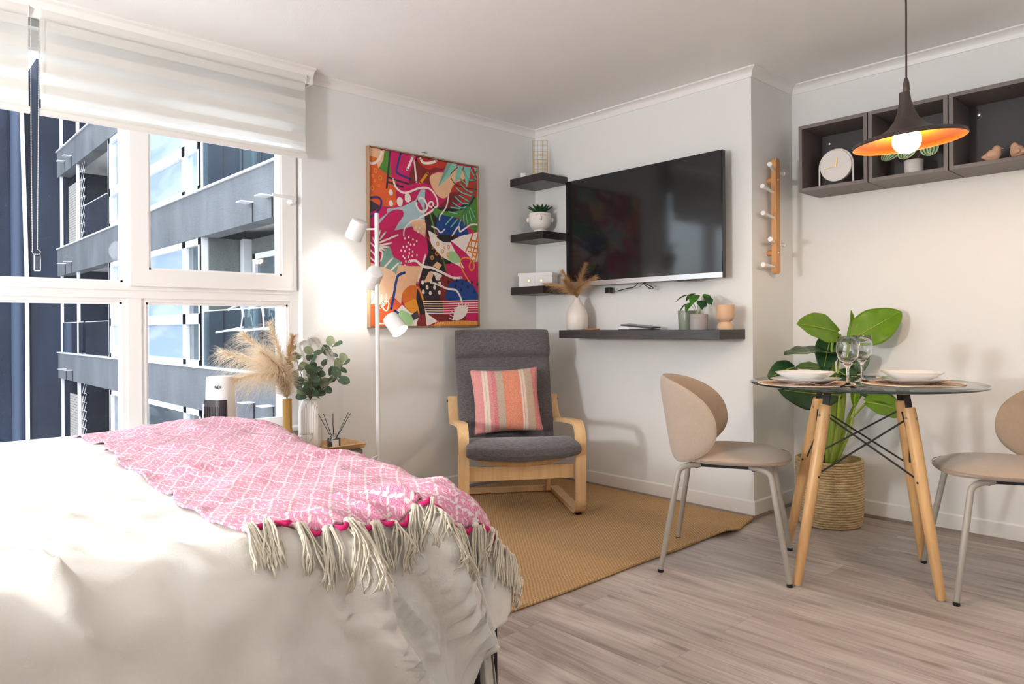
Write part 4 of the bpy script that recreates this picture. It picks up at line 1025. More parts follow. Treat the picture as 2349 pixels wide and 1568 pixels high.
# ------------------------------------------------------------ pendant lamp
PL = Vector((-0.902, 2.713, 0))
M_shade = mat('dark_bronze_paint', srgb(58, 45, 40), 0.55, var=0.04)
M_inner = mat('gold_orange_lining', (0.11, 0.026, 0.0008, 1), 0.4, var=0.03)
pd = thing('pendant_lamp', 'dark pendant lamp with wide trumpet shade, orange inside, bulb lit', 'lamp', (PL.x, PL.y, 1.60))
prf = [(0.017, 0.270), (0.019, 0.240), (0.027, 0.205), (0.040, 0.175), (0.060, 0.150), (0.088, 0.132), (0.125, 0.120), (0.160, 0.112), (0.178, 0.106), (0.181, 0.096)]
rt_ = Matrix.Translation((0, 0, 0.15)) @ Matrix.Rotation(R(4.5), 4, Vector((0.676, 0.737, 0)).cross(Vector((0, 0, 1)))) @ Matrix.Translation((0, 0, -0.15))
dz_ = -0.036
out_ = [(r, z+dz_) for r, z in prf]; inn = [(max(r-0.003, 0.001), z+dz_-0.003) for r, z in prf]
so_ = obj('shade', MB().lathe(out_+[(0.178, 0.094+dz_)], n=72).xf(rt_), M_shade, pd, smooth=60)
obj('lining', MB().lathe(inn, n=72).xf(rt_), M_inner, so_, smooth=60)
obj('socket', MB().lathe([(0, 0.200), (0.014, 0.200), (0.016, 0.150), (0.016, 0.11), (0, 0.11)], n=24).xf(Matrix.Translation((0, 0, dz_))), M_shade, pd, smooth=40)
M_bulb = emit('glowing_bulb', (1.0, 0.71, 0.44, 1), 142)
bl_ = ell(MB(), (0, 0, 0.066), (0.046, 0.046, 0.046), 28, 18)
bo = obj('bulb', bl_, M_bulb, pd, smooth=180)
obj('cord_grip', MB().lathe([(0, 0.268), (0.010, 0.268), (0.011, 0.250), (0.007, 0.232), (0.007, 0.24), (0.0, 0.24)], n=16).lathe([(0, 0.262), (0.008, 0.262), (0.010, 0.272), (0.006, 0.290), (0, 0.290)], n=16).xf(Matrix.Translation((0, 0, dz_+0.03))), M_shade, pd, smooth=40)
obj('cord', MB().tube([(0, 0, 0.25), (0.001, 0, 0.5), (0, 0, 0.788)], 0.0032, 8), mat('brown_cord', srgb(58, 36, 32), 0.7), pd)
obj('ceiling_rose', MB().lathe([(0, 0.788), (0.05, 0.788), (0.05, 0.765), (0, 0.76)], n=32), M_shade, pd, smooth=40)

# ------------------------------------------------------------ coat rack on the side of the pier
cr_ = thing('coat_rack', 'upright beech coat rack with white pegs on the side of the pier', 'coat rack', (XP, 3.678, 1.30))
M_beech = wood('beech', srgb(206, 152, 96), srgb(186, 128, 76), 2, 0.8, 0.45)
def rr(w, h, r, n=6):
    pts = []
    for cx, cy_, a0 in ((w-r, h-r, 0), (r, h-r, 90), (r, r, 180), (w-r, r, 270)):
        for i in range(n+1): a = R(a0+90*i/n); pts.append((cx+r*math.cos(a), cy_+r*math.sin(a)))
    return pts
obj('board', MB().prism(rr(0.048, 0.628, 0.022), lambda u, v, d: (d, u-0.024, v), 0.030, 0.058), M_beech, cr_, bevel=0.002)
for z in (0.115, 0.510):
    obj('spacer', MB().lathe([(0, 0), (0.015, 0), (0.015, 0.030), (0, 0.030)], n=24).xf(Matrix.Translation((0, -0.004, z)) @ Matrix.Rotation(PI/2, 4, 'Y')), M_beech, cr_, smooth=40)
    obj('screw_cap', MB().lathe([(0, 0), (0.005, 0), (0.004, 0.003), (0, 0.004)], n=16).xf(Matrix.Translation((0.058, 0.0, z)) @ Matrix.Rotation(PI/2, 4, 'Y')), M_white, cr_, smooth=40)
M_peg = mat('white_peg_paint', (0.83, 0.80, 0.77, 1), 0.35)
for z, d, L in ((0.560, (0.30, -0.94, 0.10), 0.115), (0.440, (0.06, -0.98, 0.12), 0.140), (0.305, (0.06, -0.98, 0.08), 0.132), (0.170, (0.30, -0.94, 0.06), 0.110), (0.040, (0.06, -0.98, 0.02), 0.135)):
    d = Vector(d).normalized(); p = Vector((0.044, -0.022, z))
    obj('peg', MB().tube([p, p+d*(L-0.004), p+d*(L-0.002), p+d*L], [0.0075, 0.0085, 0.0125, 0.0125], 20), M_peg, cr_, smooth=40)
for z in (0.575, 0.185):
    d = Vector((0.12, 0.99, -0.02)).normalized(); p = Vector((0.044, 0.022, z-0.02))
    obj('peg', MB().tube([p, p+d*0.05, p+d*0.052, p+d*0.054], [0.0075, 0.0085, 0.0125, 0.0125], 20), M_peg, cr_, smooth=40)

# ------------------------------------------------------------ lamps out of the picture
def globe(x, y, drop, power, label, r=0.11, col=(0.965, 0.98, 1.0, 1)):
    M_opal = emit('opal_globe', col, power)
    t = thing('ceiling_globe_lamp', label, 'lamp', (x, y, ZC-drop-0.03))
    obj('mount', MB().lathe([(0, 0.0), (0.05, 0.0), (0.05, -0.02), (0.012, -0.03), (0.012, -drop), (0, -drop)], n=24).xf(Matrix.Translation((0, 0, drop+0.03))), M_white, t, smooth=40)
    obj('globe', ell(MB(), (0, 0, 0.03-r), (r, r, r), 24, 14), M_opal, t, smooth=180)
globe(1.05, 2.05, 0.42, 20, 'opal globe pendant lamp to the right of the dining table, outside the photo')
bl2 = thing('fill_globe_lamp', 'added opal globe fill lamp by the head of the bed, outside the photo', 'floor lamp', (-1.85, -1.95, 0))  # unseen globe added to fill the room with light
obj('stand', MB().lathe([(0, 0), (0.13, 0), (0.13, 0.015), (0.012, 0.025), (0.012, 1.15), (0, 1.15)], n=24), M_white, bl2, smooth=40)
obj('globe', ell(MB(), (0, 0, 1.28), (0.14, 0.14, 0.14), 24, 14), emit('opal_globe', (0.965, 0.98, 1.0, 1), 164), bl2, smooth=180)
# ------------------------------------------------------------ bed, duvet and fringed throw
def sstep(a, b, x):
    t = min(1, max(0, (x-a)/(b-a))); return t*t*(3-2*t)
BXN, BXF, BYF, BYS = -1.245, -3.06, 1.115, -1.45       # near side, window side, foot end, head end
ZT = 0.622; RB = 0.115; RF = 0.09
def foot_shift(x): return 0.115*sstep(0.0, 1.0, (-x-1.35)/1.75)**1.0
def fbm(x, y, z=0.0, o=3):
    s = 0; a = 1; f = 1
    for _ in range(o): s += a*noise.noise(Vector((x*f, y*f, z*f))); a *= 0.5; f *= 2.03
    return s
def base_pt(x, y):
    # (x, y) are lengths along the cloth; past the edges the cloth rolls over and hangs
    ex = x-(BXN-RB); ey = y-(BYF-RF); fx = (BXF+RF)-x
    dx = max(ex, 0); dy = max(ey, 0); dfx = max(fx, 0)
    px, py = min(max(x, BXF+RF), BXN-RB), min(y, BYF-RF)
    nx, ny = (dx if dx > 0 else -dfx), dy
    L = math.hypot(nx, ny); z = ZT
    # gentle puff of the filling
    z += (1-0.8*sstep(0.55, 0.95, y))*(0.022*fbm(px*1.3+3, py*1.3, 1.0)+0.010*fbm(px*3.1, py*3.1, 4.0))+0.02*sstep(-1.9, -2.9, px)*sstep(0.35, 0.9, py)*1.0
    if L > 0:
        nx /= L; ny /= L; r = RB*(nx*nx)+RF*(ny*ny) if dx > 0 else RF
        th = min(L/r, PI/2*0.93); drop = max(0, L-r*PI/2*0.93)
        px += nx*r*math.sin(th); py += ny*r*math.sin(th); z -= r*(1-math.cos(th))
        fl = math.sin(PI/2*0.07); px += nx*drop*fl; py += ny*(drop*fl+0.09*math.sin(PI*min(1, drop/0.22)*0.8)); z -= drop*math.cos(PI/2*0.07)
    else: drop = 0
    py += foot_shift(px)*sstep(0.1, 1.05, py)
    return Vector((px, py, z)), drop, L
def wrinkle(x, y):
    ex = x-(BXN-RB); ey = y-(BYF-RF); w_ = 0.0
    if ex > -0.25 and ey < 0.03:                # folds running down the near side, leaning back towards the head
        k = sstep(-0.22, 0.22, ex)
        q = y*15.0-ex*9.0+1.3*fbm(x*1.6, y*1.4, 9)
        f = 1-abs(math.sin(q)); f2 = 1-abs(math.sin(y*31-ex*13+1.9*fbm(x*2.2, y*2.0, 2)))
        m_ = 0.55+0.75*noise.noise(Vector((x*2.1, y*2.6, 17)))
        w_ += k*m_*(0.120*f**2.2+0.045*f2**2.2-0.026)
        w_ += k*0.007*fbm(x*7, y*12, 3)
    if ey > -0.1:
        k = sstep(-0.1, 0.25, ey); w_ += k*(0.020*math.sin(x*6.5+ey*2)+0.012*fbm(x*5, y*2, 5))
    n = fbm(x*4.0+y*1.5, y*5.2-x*2.0, 7); w_ += 0.0070*(1-abs(n)*2.6)+0.0022*fbm(x*14, y*18, 8)+0.006*sstep(0.45, 0.1, y)*(1-abs(fbm(x*3.2, y*4.4-x*3, 21))*3)*sstep(-2.2, -1.5, x)
    return w_
def surf(x, y, off=0.0):
    p, d, L = base_pt(x, y); e = 0.006
    a = base_pt(x+e, y)[0]-p; b = base_pt(x, y+e)[0]-p; n = a.cross(b)
    n = n.normalized() if n.length > 1e-9 else Vector((0, 0, 1))
    return p+n*(wrinkle(x, y)+off), n
def duvet_hem(s_near, ang):
    return 0
M_duvet = None
def linen():
    N = NT('white_cotton'); co = N.coord(); f = N.noise(co, 5, 3)
    N.col(N.mix(f, (0.66, 0.62, 0.565, 1), (0.70, 0.665, 0.61, 1))); N.set(Roughness=0.9); N.b.inputs['Sheen Weight'].default_value = 0.15
    a = N.noise(N.coord(scale=(1, 1, 1)), 26, 5, 0.6, 0.6); b = N.noise(N.coord(scale=(1, 1, 1)), 900, 2)
    N.bump(N.math('ADD', N.math('MULTIPLY', a, 1.0), N.math('MULTIPLY', b, 0.15)), 0.35, 0.008); return N.m
M_duvet = linen()
bed = thing('bed', 'low bed with a black fabric base, mostly hidden under the white duvet', 'bed', ((BXN+BXF)/2, (BYF+BYS)/2, 0))
bx0, bx1 = BXF-bed.location.x+0.05, BXN-bed.location.x-0.035; by0, by1 = BYS-bed.location.y, BYF-bed.location.y-0.06
M_base = mat('black_velour', (0.006, 0.005, 0.005, 1), 0.9, var=0.2)
obj('base', MB().box((bx0, by0, 0.0), (bx1-0.015, by1+0.085, 0.365)), M_base, bed, bevel=0.012)
obj('mattress', MB().box((bx0+0.02, by0, 0.367), (bx1-0.09, by1-0.06, 0.54)), M_white, bed, bevel=0.04)
# duvet: flat field plus a skirt that goes round the near and foot sides
dv = MB(); P = []
xa, xb = BXF+RF, BXN-RB; ya, yb = BYS, BYF-RF
nx_, ny_ = 110, 150
def addgrid(fn, nu, nv): dv.grid(lambda u, v: tuple(surf(*fn(u, v))[0]), nu, nv)
addgrid(lambda u, v: (xa+(xb-xa)*u, ya+(yb-ya)*v), nx_, ny_)
def hemL(ang, y=None):           # cloth length beyond the edge at which the hem lies; ang 0 near side .. 90 foot side
    near = 0.66; foot = 0.335
    if ang <= 0: return near if y is None else near-(near-foot-0.03)*sstep(0.90, 1.045, y)
    return foot+0.03*(1-ang/90)
addgrid(lambda u, v: (xb+hemL(0, ya+(yb-ya)*u)*v, ya+(yb-ya)*u), ny_, 60)
addgrid(lambda u, v: (xb+hemL(90*u)*v*math.cos(PI/2*u), yb+hemL(90*u+0.001)*v*math.sin(PI/2*u)), 26, 60)
addgrid(lambda u, v: (xb+(xa-xb)*u, yb+hemL(90)*v), nx_, 60)
addgrid(lambda u, v: (xa-0.40*v, ya+(yb-ya)*u), ny_, 30)
addgrid(lambda u, v: (xa-0.36*v*math.cos(PI/2*u), yb+0.335*v*math.sin(PI/2*u)), 20, 60)
do = obj('duvet', dv, M_duvet, smooth=180, solid=0.012); tag(do, 'rumpled white cotton duvet spread over the bed and hanging down its side', 'duvet')

def throw_mat():
    N = NT('pink_diamond_weave'); tc = N.n('ShaderNodeTexCoord'); sp = N.n('ShaderNodeSeparateXYZ'); N.l(tc.outputs['UV'], sp.inputs[0])
    wob = N.noise(tc.outputs['UV'], 26, 2); wob = N.math('MULTIPLY', N.math('SUBTRACT', wob, 0.5), 0.012)
    u = N.math('ADD', sp.outputs[0], wob); v = N.math('SUBTRACT', sp.outputs[1], wob)
    p = N.math('ADD', N.math('MULTIPLY', u, 0.55), v); q = N.math('SUBTRACT', N.math('MULTIPLY', u, 0.55), v)
    def stripe(x, per, w_):
        f = N.math('ABSOLUTE', N.math('SUBTRACT', N.math('FRACT', N.math('MULTIPLY', x, 1/per)), 0.5)); return N.math('LESS_THAN', f, w_)
    big = N.math('MAXIMUM', stripe(p, 0.046, 0.070), stripe(q, 0.046, 0.070))
    dash = N.math('GREATER_THAN', N.math('FRACT', N.math('MULTIPLY', u, 1/0.013)), 0.30)
    big = N.math('MULTIPLY', big, dash)
    small = N.math('MULTIPLY', N.math('MAXIMUM', stripe(p, 0.01533, 0.12), stripe(q, 0.01533, 0.12)), N.math('GREATER_THAN', N.math('FRACT', N.math('MULTIPLY', v, 1/0.0105)), 0.55))
    fine = N.noise(N.coord('UV', (1, 3.0, 1)), 330, 2, 0.6); thr = N.ramp(fine, [(0.42, (0,0,0,1)), (0.58, (1,1,1,1))])
    lo = N.noise(tc.outputs['UV'], 6, 3)
    pink = N.mix(thr, srgb(192, 82, 128), srgb(220, 172, 186)); pink = N.mix(N.math('MULTIPLY', lo, 0.35), pink, srgb(212, 118, 156))
    wht = (0.72, 0.64, 0.61, 1)
    c = N.mix(N.math('MULTIPLY', small, 0.75), pink, wht); c = N.mix(big, c, wht)
    N.col(c); N.set(Roughness=0.95); N.b.inputs['Sheen Weight'].default_value = 0.2
    h = N.math('ADD', N.math('MAXIMUM', big, N.math('MULTIPLY', small, 0.7)), N.math('MULTIPLY', fine, 0.9)); N.bump(h, 0.6, 0.003); return N.m
M_throw = throw_mat()
TY0, TY1 = 0.535, 1.27
def t_left(x): return TY0+0.012*math.sin(x*9)+0.008*math.sin(x*23)
def t_near(y): return -1.352+0.060*sstep(0.53, 0.68, y)+0.07*sstep(0.85, 1.12, y)+0.008*math.sin(y*40)
def TP(u, v):          # u along x (far -> fringe), v across y
    y = TY0+(TY1-TY0)*v; xf = -3.10; x = xf+(t_near(y)-xf)*u; y += (t_left(x)-TY0)*(1-v)
    return x, y
def t_crease(x, y):
    r = 0.0
    for (x0, y0, ax, ay, L, h, wd) in ((-1.95, 0.93, 0.35, 0.94, 0.28, 0.018, 0.020), (-2.30, 0.75, 0.7, 0.7, 0.22, 0.012, 0.02), (-2.65, 1.0, 0.3, 0.95, 0.2, 0.013, 0.018), (-1.62, 0.62, 0.9, 0.4, 0.2, 0.008, 0.018)):
        dx, dy = x-x0, y-y0; s_ = dx*ax+dy*ay; t_ = -dx*ay+dy*ax
        r += h*math.exp(-(t_/wd)**2)*math.exp(-(s_/L)**2)
    return r
nu, nv = 300, 130; tm = MB(); uvl = []
for i in range(nu):
    for j in range(nv):
        u, v = i/(nu-1), j/(nv-1); x, y = TP(u, v)
        edge = math.exp(-v*30)*0.006*math.sin(x*30)
        p, n = surf(x, y, 0.013+t_crease(x, y)+edge+0.0015*fbm(x*9, y*9, 2)); tm.v.append(tuple(p)); uvl.append((x, y))
for i in range(nu-1):
    for j in range(nv-1): tm.f.append((i*nv+j, (i+1)*nv+j, (i+1)*nv+j+1, i*nv+j+1)); tm.m.append(0)
th = thing('throw_blanket', 'pink and cream woven throw with a long tasselled fringe, laid across the bed', 'blanket', (-2.2, 0.9, 0.63))
TI = Matrix.Translation((2.2, -0.9, -0.63)); tm.xf(TI)
tw = obj('woven_cloth', tm, M_throw, th, smooth=180, fix=False, solid=0.005); ul = tw.data.uv_layers.new(name='uv')
for li, lp in enumerate(tw.data.loops): ul.data[li].uv = uvl[lp.vertex_index]
M_hem = mat('magenta_weft', srgb(196, 24, 98), 0.9, var=0.2, scale=80); M_cream = mat('cream_cotton_cord', (0.66, 0.60, 0.49, 1), 0.95, var=0.08, scale=120)
rr_ = random.Random(3)
ntas = 19
for k in range(ntas-1):
    for m in (1,):
        hm = MB(); v0, v1 = (k+0.22+0.0*m)/(ntas-1), (k+0.78)/(ntas-1)
        pts = []
        for i in range(5):
            v = v0+(v1-v0)*i/4; x, y = TP(1.0, v); pts.append(TI @ surf(x+0.004+0.010*m*math.sin(PI*i/4), y, 0.019+0.004*m)[0])
        hm.tube(pts, [0.002, 0.0054, 0.0066, 0.0054, 0.002], 6)
        obj('hem_loop', hm, M_hem, th, smooth=180)
for k in range(ntas):
    v = min(0.999, k/(ntas-1)+rr_.uniform(-0.008, 0.008)); v = max(0.002, v); x0, y0 = TP(1.0, v); tb_ = MB()
    kn = TI @ surf(x0+0.004, y0, 0.021)[0]; ell(tb_, kn, (0.0095, 0.0085, 0.0085), 10, 8)
    skew = rr_.uniform(-0.35, 0.35)-0.15; Lt = rr_.uniform(0.070, 0.105)
    for s_ in range(17):
        a = rr_.uniform(-1, 1); L = Lt*rr_.uniform(0.8, 1.1); wv = rr_.uniform(0, 6); lift = rr_.uniform(0.012, 0.030); pts = []
        for i in range(9):
            q = i/8; sx = x0+0.006+L*q*math.cos(skew*0.6); sy = y0+a*(0.007+0.020*q**0.8)+L*q*skew*0.6+0.004*math.sin(q*9+wv)*q
            p, n = surf(sx, sy, lift*(1-0.35*q)+0.004); pts.append(TI @ p)
        tb_.tube(pts, [0.0021]*8+[0.0009], 5)
    obj('tassel', tb_, M_cream, th, smooth=180, fix=False)

# ------------------------------------------------------------ jute rug
def rug_mat():
    N = NT('jute_braid'); co = N.coord(); sp = N.n('ShaderNodeSeparateXYZ'); N.l(co, sp.inputs[0])
    wob = N.math('MULTIPLY', N.math('SUBTRACT', N.noise(co, 5, 2), 0.5), 0.02)
    row = N.math('MULTIPLY', N.math('ADD', sp.outputs[0], wob), 1/0.0105); ri = N.math('FLOOR', row); rf = N.math('FRACT', row)
    al = N.math('ADD', N.math('MULTIPLY', sp.outputs[1], 1/0.017), N.math('MULTIPLY', N.math('FRACT', N.math('MULTIPLY', ri, 0.5)), 1.0))
    sl_ = N.math('ADD', al, N.math('MULTIPLY', rf, 0.8)); af = N.math('FRACT', sl_)
    hr = N.math('MULTIPLY', N.math('SINE', N.math('MULTIPLY', rf, PI)), N.math('SINE', N.math('MULTIPLY', af, PI)))
    n1 = N.noise(co, 130, 4, 0.7); n2 = N.noise(co, 7, 4, 0.6)
    f = N.math('ADD', N.math('MULTIPLY', hr, 0.42), N.math('MULTIPLY', n1, 0.62))
    c = N.ramp(f, [(0.12, srgb(122, 88, 54)), (0.42, srgb(184, 147, 101)), (0.66, srgb(209, 175, 130)), (0.85, srgb(228, 202, 164))])
    c = N.mix(N.math('MULTIPLY', N.math('SUBTRACT', n2, 0.35), 0.8, clamp=True), c, srgb(182, 144, 98))
    N.col(c); N.set(Roughness=0.95); N.b.inputs['Specular IOR Level'].default_value = 0.2; N.bump(N.math('ADD', hr, N.math('MULTIPLY', n1, 0.8)), 0.6, 0.004); return N.m
RX0, RX1, RY0, RY1 = -3.50, -1.885, 0.95, 3.474
def rug_edge(y):
    return RX1+0.030*sstep(3.36, 3.20, y)*sstep(2.95, 3.22, y)-0.028*sstep(3.40, 3.474, y)-0.012*sstep(3.15, 3.02, y)*sstep(2.7, 3.0, y)+0.004*math.sin(y*7)
def rugp(u, v):
    y = RY0+(RY1-RY0)*v; x = RX0+(rug_edge(y)-RX0)*u
    d = RX1-x; lift = 0.016*math.exp(-((y-3.12)/0.07)**2)*sstep(0.22, 0.0, d)+0.010*math.exp(-((y-3.42)/0.05)**2)*sstep(0.12, 0.0, d)
    return (x, y, 0.0095+lift+0.0006*noise.noise(Vector((x*20, y*20, 0))))
rm = MB(); NU, NV = 70, 160
rm.grid(rugp, NU, NV)
def bot(u, v): p = rugp(u, v); return (p[0], p[1], max(0.0008, p[2]-0.0085))
b0_ = len(rm.v); rm.grid(bot, NU, NV)
idx = lambda i, j: i*NV+j
bd_ = [(i, 0) for i in range(NU)]+[(NU-1, j) for j in range(1, NV)]+[(i, NV-1) for i in range(NU-2, -1, -1)]+[(0, j) for j in range(NV-2, 0, -1)]
for a, b in zip(bd_, bd_[1:]+bd_[:1]): rm.f.append((idx(*a), idx(*b), b0_+idx(*b), b0_+idx(*a))); rm.m.append(0)
rg = thing('jute_rug', 'golden brown woven jute rug under the armchair with rippled edge', 'rug', (0, 0, 0)); rg.location = (-2.7, 2.2, 0)
TR = Matrix.Translation((2.7, -2.2, 0)); M_jute = rug_mat()
obj('rug_field', rm.xf(TR), M_jute, rg, smooth=60)
eb = MB(); eb.tube([Vector(rugp(1.0, i/200))+Vector((0.001, 0, -0.001)) for i in range(201)], 0.0075, 8); 
obj('braided_edge', eb.xf(TR), M_jute, rg, smooth=180)
# ------------------------------------------------------------ bentwood armchair
M_birch = wood('birch_veneer', srgb(226, 190, 142), srgb(208, 164, 112), 2, 0.7, 0.4, bump=0.03)
M_char = fabric('charcoal_slub_fabric', srgb(112, 106, 108), srgb(58, 54, 58), 700, 0.35, 0.95, 0.25, True)
ac = thing('armchair', 'bentwood armchair with charcoal cushion and headrest standing on the jute rug', 'armchair', (-2.726, 2.573, 0.0), R(-33))
ZR = 0.0115
def ribbon(mb, path, th, w, y):            # path in (x, z); bent board of thickness th and width w centred on y
    P = [Vector((p[0], 0, p[1])) for p in path]; n = len(P); vs = []; fs = []
    for i in range(n):
        t = (P[min(i+1, n-1)]-P[max(i-1, 0)]).normalized(); nn = Vector((-t.z, 0, t.x))*th/2
        for a, b in ((1, -1), (1, 1), (-1, 1), (-1, -1)): q = P[i]+nn*a; vs.append((q.x, y+b*w/2, q.z))
    for i in range(n-1):
        for k in range(4): fs.append((i*4+k, i*4+(k+1) % 4, (i+1)*4+(k+1) % 4, (i+1)*4+k))
    fs += [(3, 2, 1, 0), tuple((n-1)*4+k for k in range(4))]
    return mb.add(vs, fs)
def arc(cx, cz, r, a0, a1, n=8): return [(cx+r*math.cos(R(a0+(a1-a0)*i/n)), cz+r*math.sin(R(a0+(a1-a0)*i/n))) for i in range(n+1)]
prof_ = [(-0.64, 0.013+ZR)]+[(-0.10, 0.013+ZR)]+arc(-0.080, 0.093+ZR, 0.080, -90, 0)+[(0.0, 0.25), (0.0, 0.42)]+arc(-0.085, 0.42, 0.085, 0, 82)+[(-0.30, 0.487), (-0.52, 0.462)]+[(-0.575, 0.463), (-0.612, 0.482), (-0.64, 0.520), (-0.675, 0.600)]
for s_ in (-1, 1):
    fr_ = obj('side_frame', ribbon(MB(), prof_, 0.024, 0.056, s_*0.3125), M_birch, ac, smooth=35, bevel=0.002)
    obj('frame_bolt', MB().lathe([(0, 0), (0.009, 0), (0.007, 0.005), (0, 0.006)], n=16).xf(Matrix.Translation((-0.66, s_*0.3405, 0.575)) @ Matrix.Rotation(-s_*PI/2, 4, 'X')), M_black, fr_, smooth=40)
    obj('glide', MB().box((-0.06, s_*0.3125-0.016, 0.002+ZR-0.012+0.012), (-0.03, s_*0.3125+0.016, 0.006+ZR-0.003)), M_blackp, fr_)
obj('front_rail', MB().box((-0.052, -0.285, 0.212), (-0.030, 0.285, 0.288)), M_birch, ac, bevel=0.003)
obj('rear_rail', MB().box((-0.64, -0.285, 0.002+ZR), (-0.605, 0.285, 0.034+ZR)), M_birch, ac, bevel=0.003)
seat_path = [(0.0, 0.352), (-0.06, 0.345), (-0.30, 0.300), (-0.46, 0.272)]+arc(-0.452, 0.352, 0.085, -95, -165, 6)+[(-0.62, 0.62), (-0.74, 0.93)]
for s_ in (-1, 1): obj('seat_rail', ribbon(MB(), seat_path, 0.020, 0.040, s_*0.235), M_birch, ac, smooth=35, bevel=0.002)
for s_ in (-1, 1): obj('rear_strut', MB().obox((-0.575, s_*0.262, 0.15), (0.02, 0, 0.10), (0, 1, 0), (0.1, 0, -0.02), 0.125, 0.012, 0.024), M_birch, ac, bevel=0.002)
sl2 = MB(); sl2.grid(lambda u, v: (-0.03-0.0*u+0.018*(v-0.5)*0, -0.235+0.47*u, 0.350-0.032*math.sin(PI*u)-0.035*(1-v)), 16, 2)
obj('front_slat', sl2, M_birch, ac, smooth=60, solid=0.014)
for x_, z_ in ((-0.20, 0.312), (-0.36, 0.285), (-0.565, 0.47), (-0.66, 0.70)):
    obj('cross_slat', MB().box((x_-0.03, -0.235, z_-0.006), (x_+0.03, 0.235, z_+0.006)) if z_ < 0.4 else MB().obox((x_, 0, z_), (0.38, 0, 1), (0, 1, 0), (1, 0, -0.38), 0.03, 0.235, 0.006), M_birch, ac)
def cushion(path, th, w0, w1, ex=3.2, lump=0.006, seed=0, sag=0.0):
    P = catmull([(p[0], 0, p[1]) for p in path], 8); n = len(P); mb = MB(); m = 44
    Ls = [0]
    for i in range(1, n): Ls.append(Ls[-1]+(P[i]-P[i-1]).length)
    T = Ls[-1]
    def fn(u, v):
        i = min(int(v*(n-1)), n-2); f = v*(n-1)-i; p = P[i].lerp(P[i+1], f); t = (P[i+1]-P[i]).normalized(); nn = Vector((t.z, 0, -t.x)); nn = -nn if nn.z < 0 and abs(t.x) > abs(t.z) else nn
        if nn.x < 0 and abs(t.z) >= abs(t.x): nn = -nn
        s = v*T; e = min(s, T-s); cap = min(1.0, e/(th*0.55)); cap = math.sqrt(max(0, 1-(1-cap)**2))
        w = (w0+(w1-w0)*v)*(0.97+0.03*cap); a = 2*PI*u; ca, sa = math.cos(a), math.sin(a)
        yy = math.copysign(abs(ca)**(2/7.0), ca)*w/2; hh = math.copysign(abs(sa)**(2/ex), sa)*th/2*cap
        q = p+nn*(hh+(lump*noise.noise(Vector((yy*7, s*7, seed))) if sa > 0 else 0)); q.y = yy
        q.z -= sag*(1-(2*yy/w)**2)*(1-v)
        return q
    mb.grid(fn, m, 46, closeu=True); return mb
obj('seat_cushion', cushion([(0.062, 0.372), (0.0, 0.392), (-0.12, 0.392), (-0.30, 0.362), (-0.475, 0.325)], 0.078, 0.612, 0.565, 4.0, 0.006, 1, sag=0.022), M_char, ac, smooth=180)
obj('back_cushion', cushion([(-0.505, 0.320), (-0.535, 0.44), (-0.590, 0.60), (-0.655, 0.76), (-0.712, 0.905)], 0.075, 0.560, 0.590, 3.0, 0.008, 2), M_char, ac, smooth=180)
obj('headrest', cushion([(-0.648, 0.838), (-0.672, 0.92), (-0.700, 1.005)], 0.115, 0.590, 0.590, 2.2, 0.006, 3), M_char, ac, smooth=180)

# striped cushion leaning in the armchair
def pillow_mat():
    N = NT('striped_weave'); co = N.coord(); sp = N.n('ShaderNodeSeparateXYZ'); N.l(co, sp.inputs[0])
    t = N.math('ADD', N.math('MULTIPLY', sp.outputs[1], 1/0.42), 0.5); t = N.math('ADD', t, N.math('MULTIPLY', N.math('SUBTRACT', N.noise(co, 40, 2), 0.5), 0.012))
    P_ = srgb(222, 128, 138); W_ = srgb(236, 226, 210); M2 = srgb(206, 96, 116); S_ = srgb(176, 168, 146); O_ = srgb(226, 116, 76); B_ = srgb(190, 172, 142); K_ = srgb(216, 88, 100)
    st = [(0.0, P_), (0.05, srgb(226, 140, 140)), (0.16, P_), (0.17, W_), (0.195, W_), (0.20, B_), (0.21, W_), (0.24, W_), (0.245, P_), (0.29, P_), (0.30, M2), (0.35, M2), (0.36, S_), (0.45, S_), (0.455, O_), (0.58, srgb(230, 128, 84)), (0.69, O_), (0.70, W_), (0.72, W_), (0.725, O_), (0.735, W_), (0.76, W_), (0.77, B_), (0.87, B_), (0.875, K_), (0.99, P_)]
    x = N.n('ShaderNodeValToRGB'); x.color_ramp.interpolation = 'LINEAR'; e = x.color_ramp.elements
    while len(e) > 1: e.remove(e[0])
    e[0].position = st[0][0]; e[0].color = st[0][1]
    for p, c in st[1:]: q = e.new(p); q.color = c
    N.l(t, x.inputs[0])
    wv = N.noise(N.coord(scale=(1, 1, 2.2)), 210, 2, 0.6)
    c = N.mix(N.math('MULTIPLY', N.ramp(wv, [(0.42, (0,0,0,1)), (0.62, (1,1,1,1))]), 0.60), x.outputs[0], srgb(230, 202, 182))
    c = N.mix(N.math('MULTIPLY', N.noise(co, 60, 3), 0.25), c, srgb(170, 90, 90))
    N.col(c); N.set(Roughness=0.95); N.b.inputs['Sheen Weight'].default_value = 0.2; N.bump(wv, 0.6, 0.004); return N.m
pl2 = MB()
def pil(side):
    def fn(u, v):
        a, b = (u-0.5)*2, (v-0.5)*2; e = (1-abs(a)**2.6)*(1-abs(b)**2.6); e = max(e, 0)**0.5
        pin = 1-0.075*(1-a*a)*(abs(b)**3)-0.0; pin2 = 1-0.075*(1-b*b)*(abs(a)**3)
        th_ = 0.062*e+0.004*noise.noise(Vector((a*2.5, b*2.5, side)))*e
        return (side*th_, a*0.205*pin2, 0.195+b*0.195*pin)
    return fn
pl2.grid(pil(1), 40, 40); pl2.grid(pil(-1), 40, 40)
po = obj('striped_cushion', pl2, pillow_mat(), smooth=180)
MA = Matrix.Translation((-2.726, 2.573, 0)) @ Matrix.Rotation(R(-33), 4, 'Z')
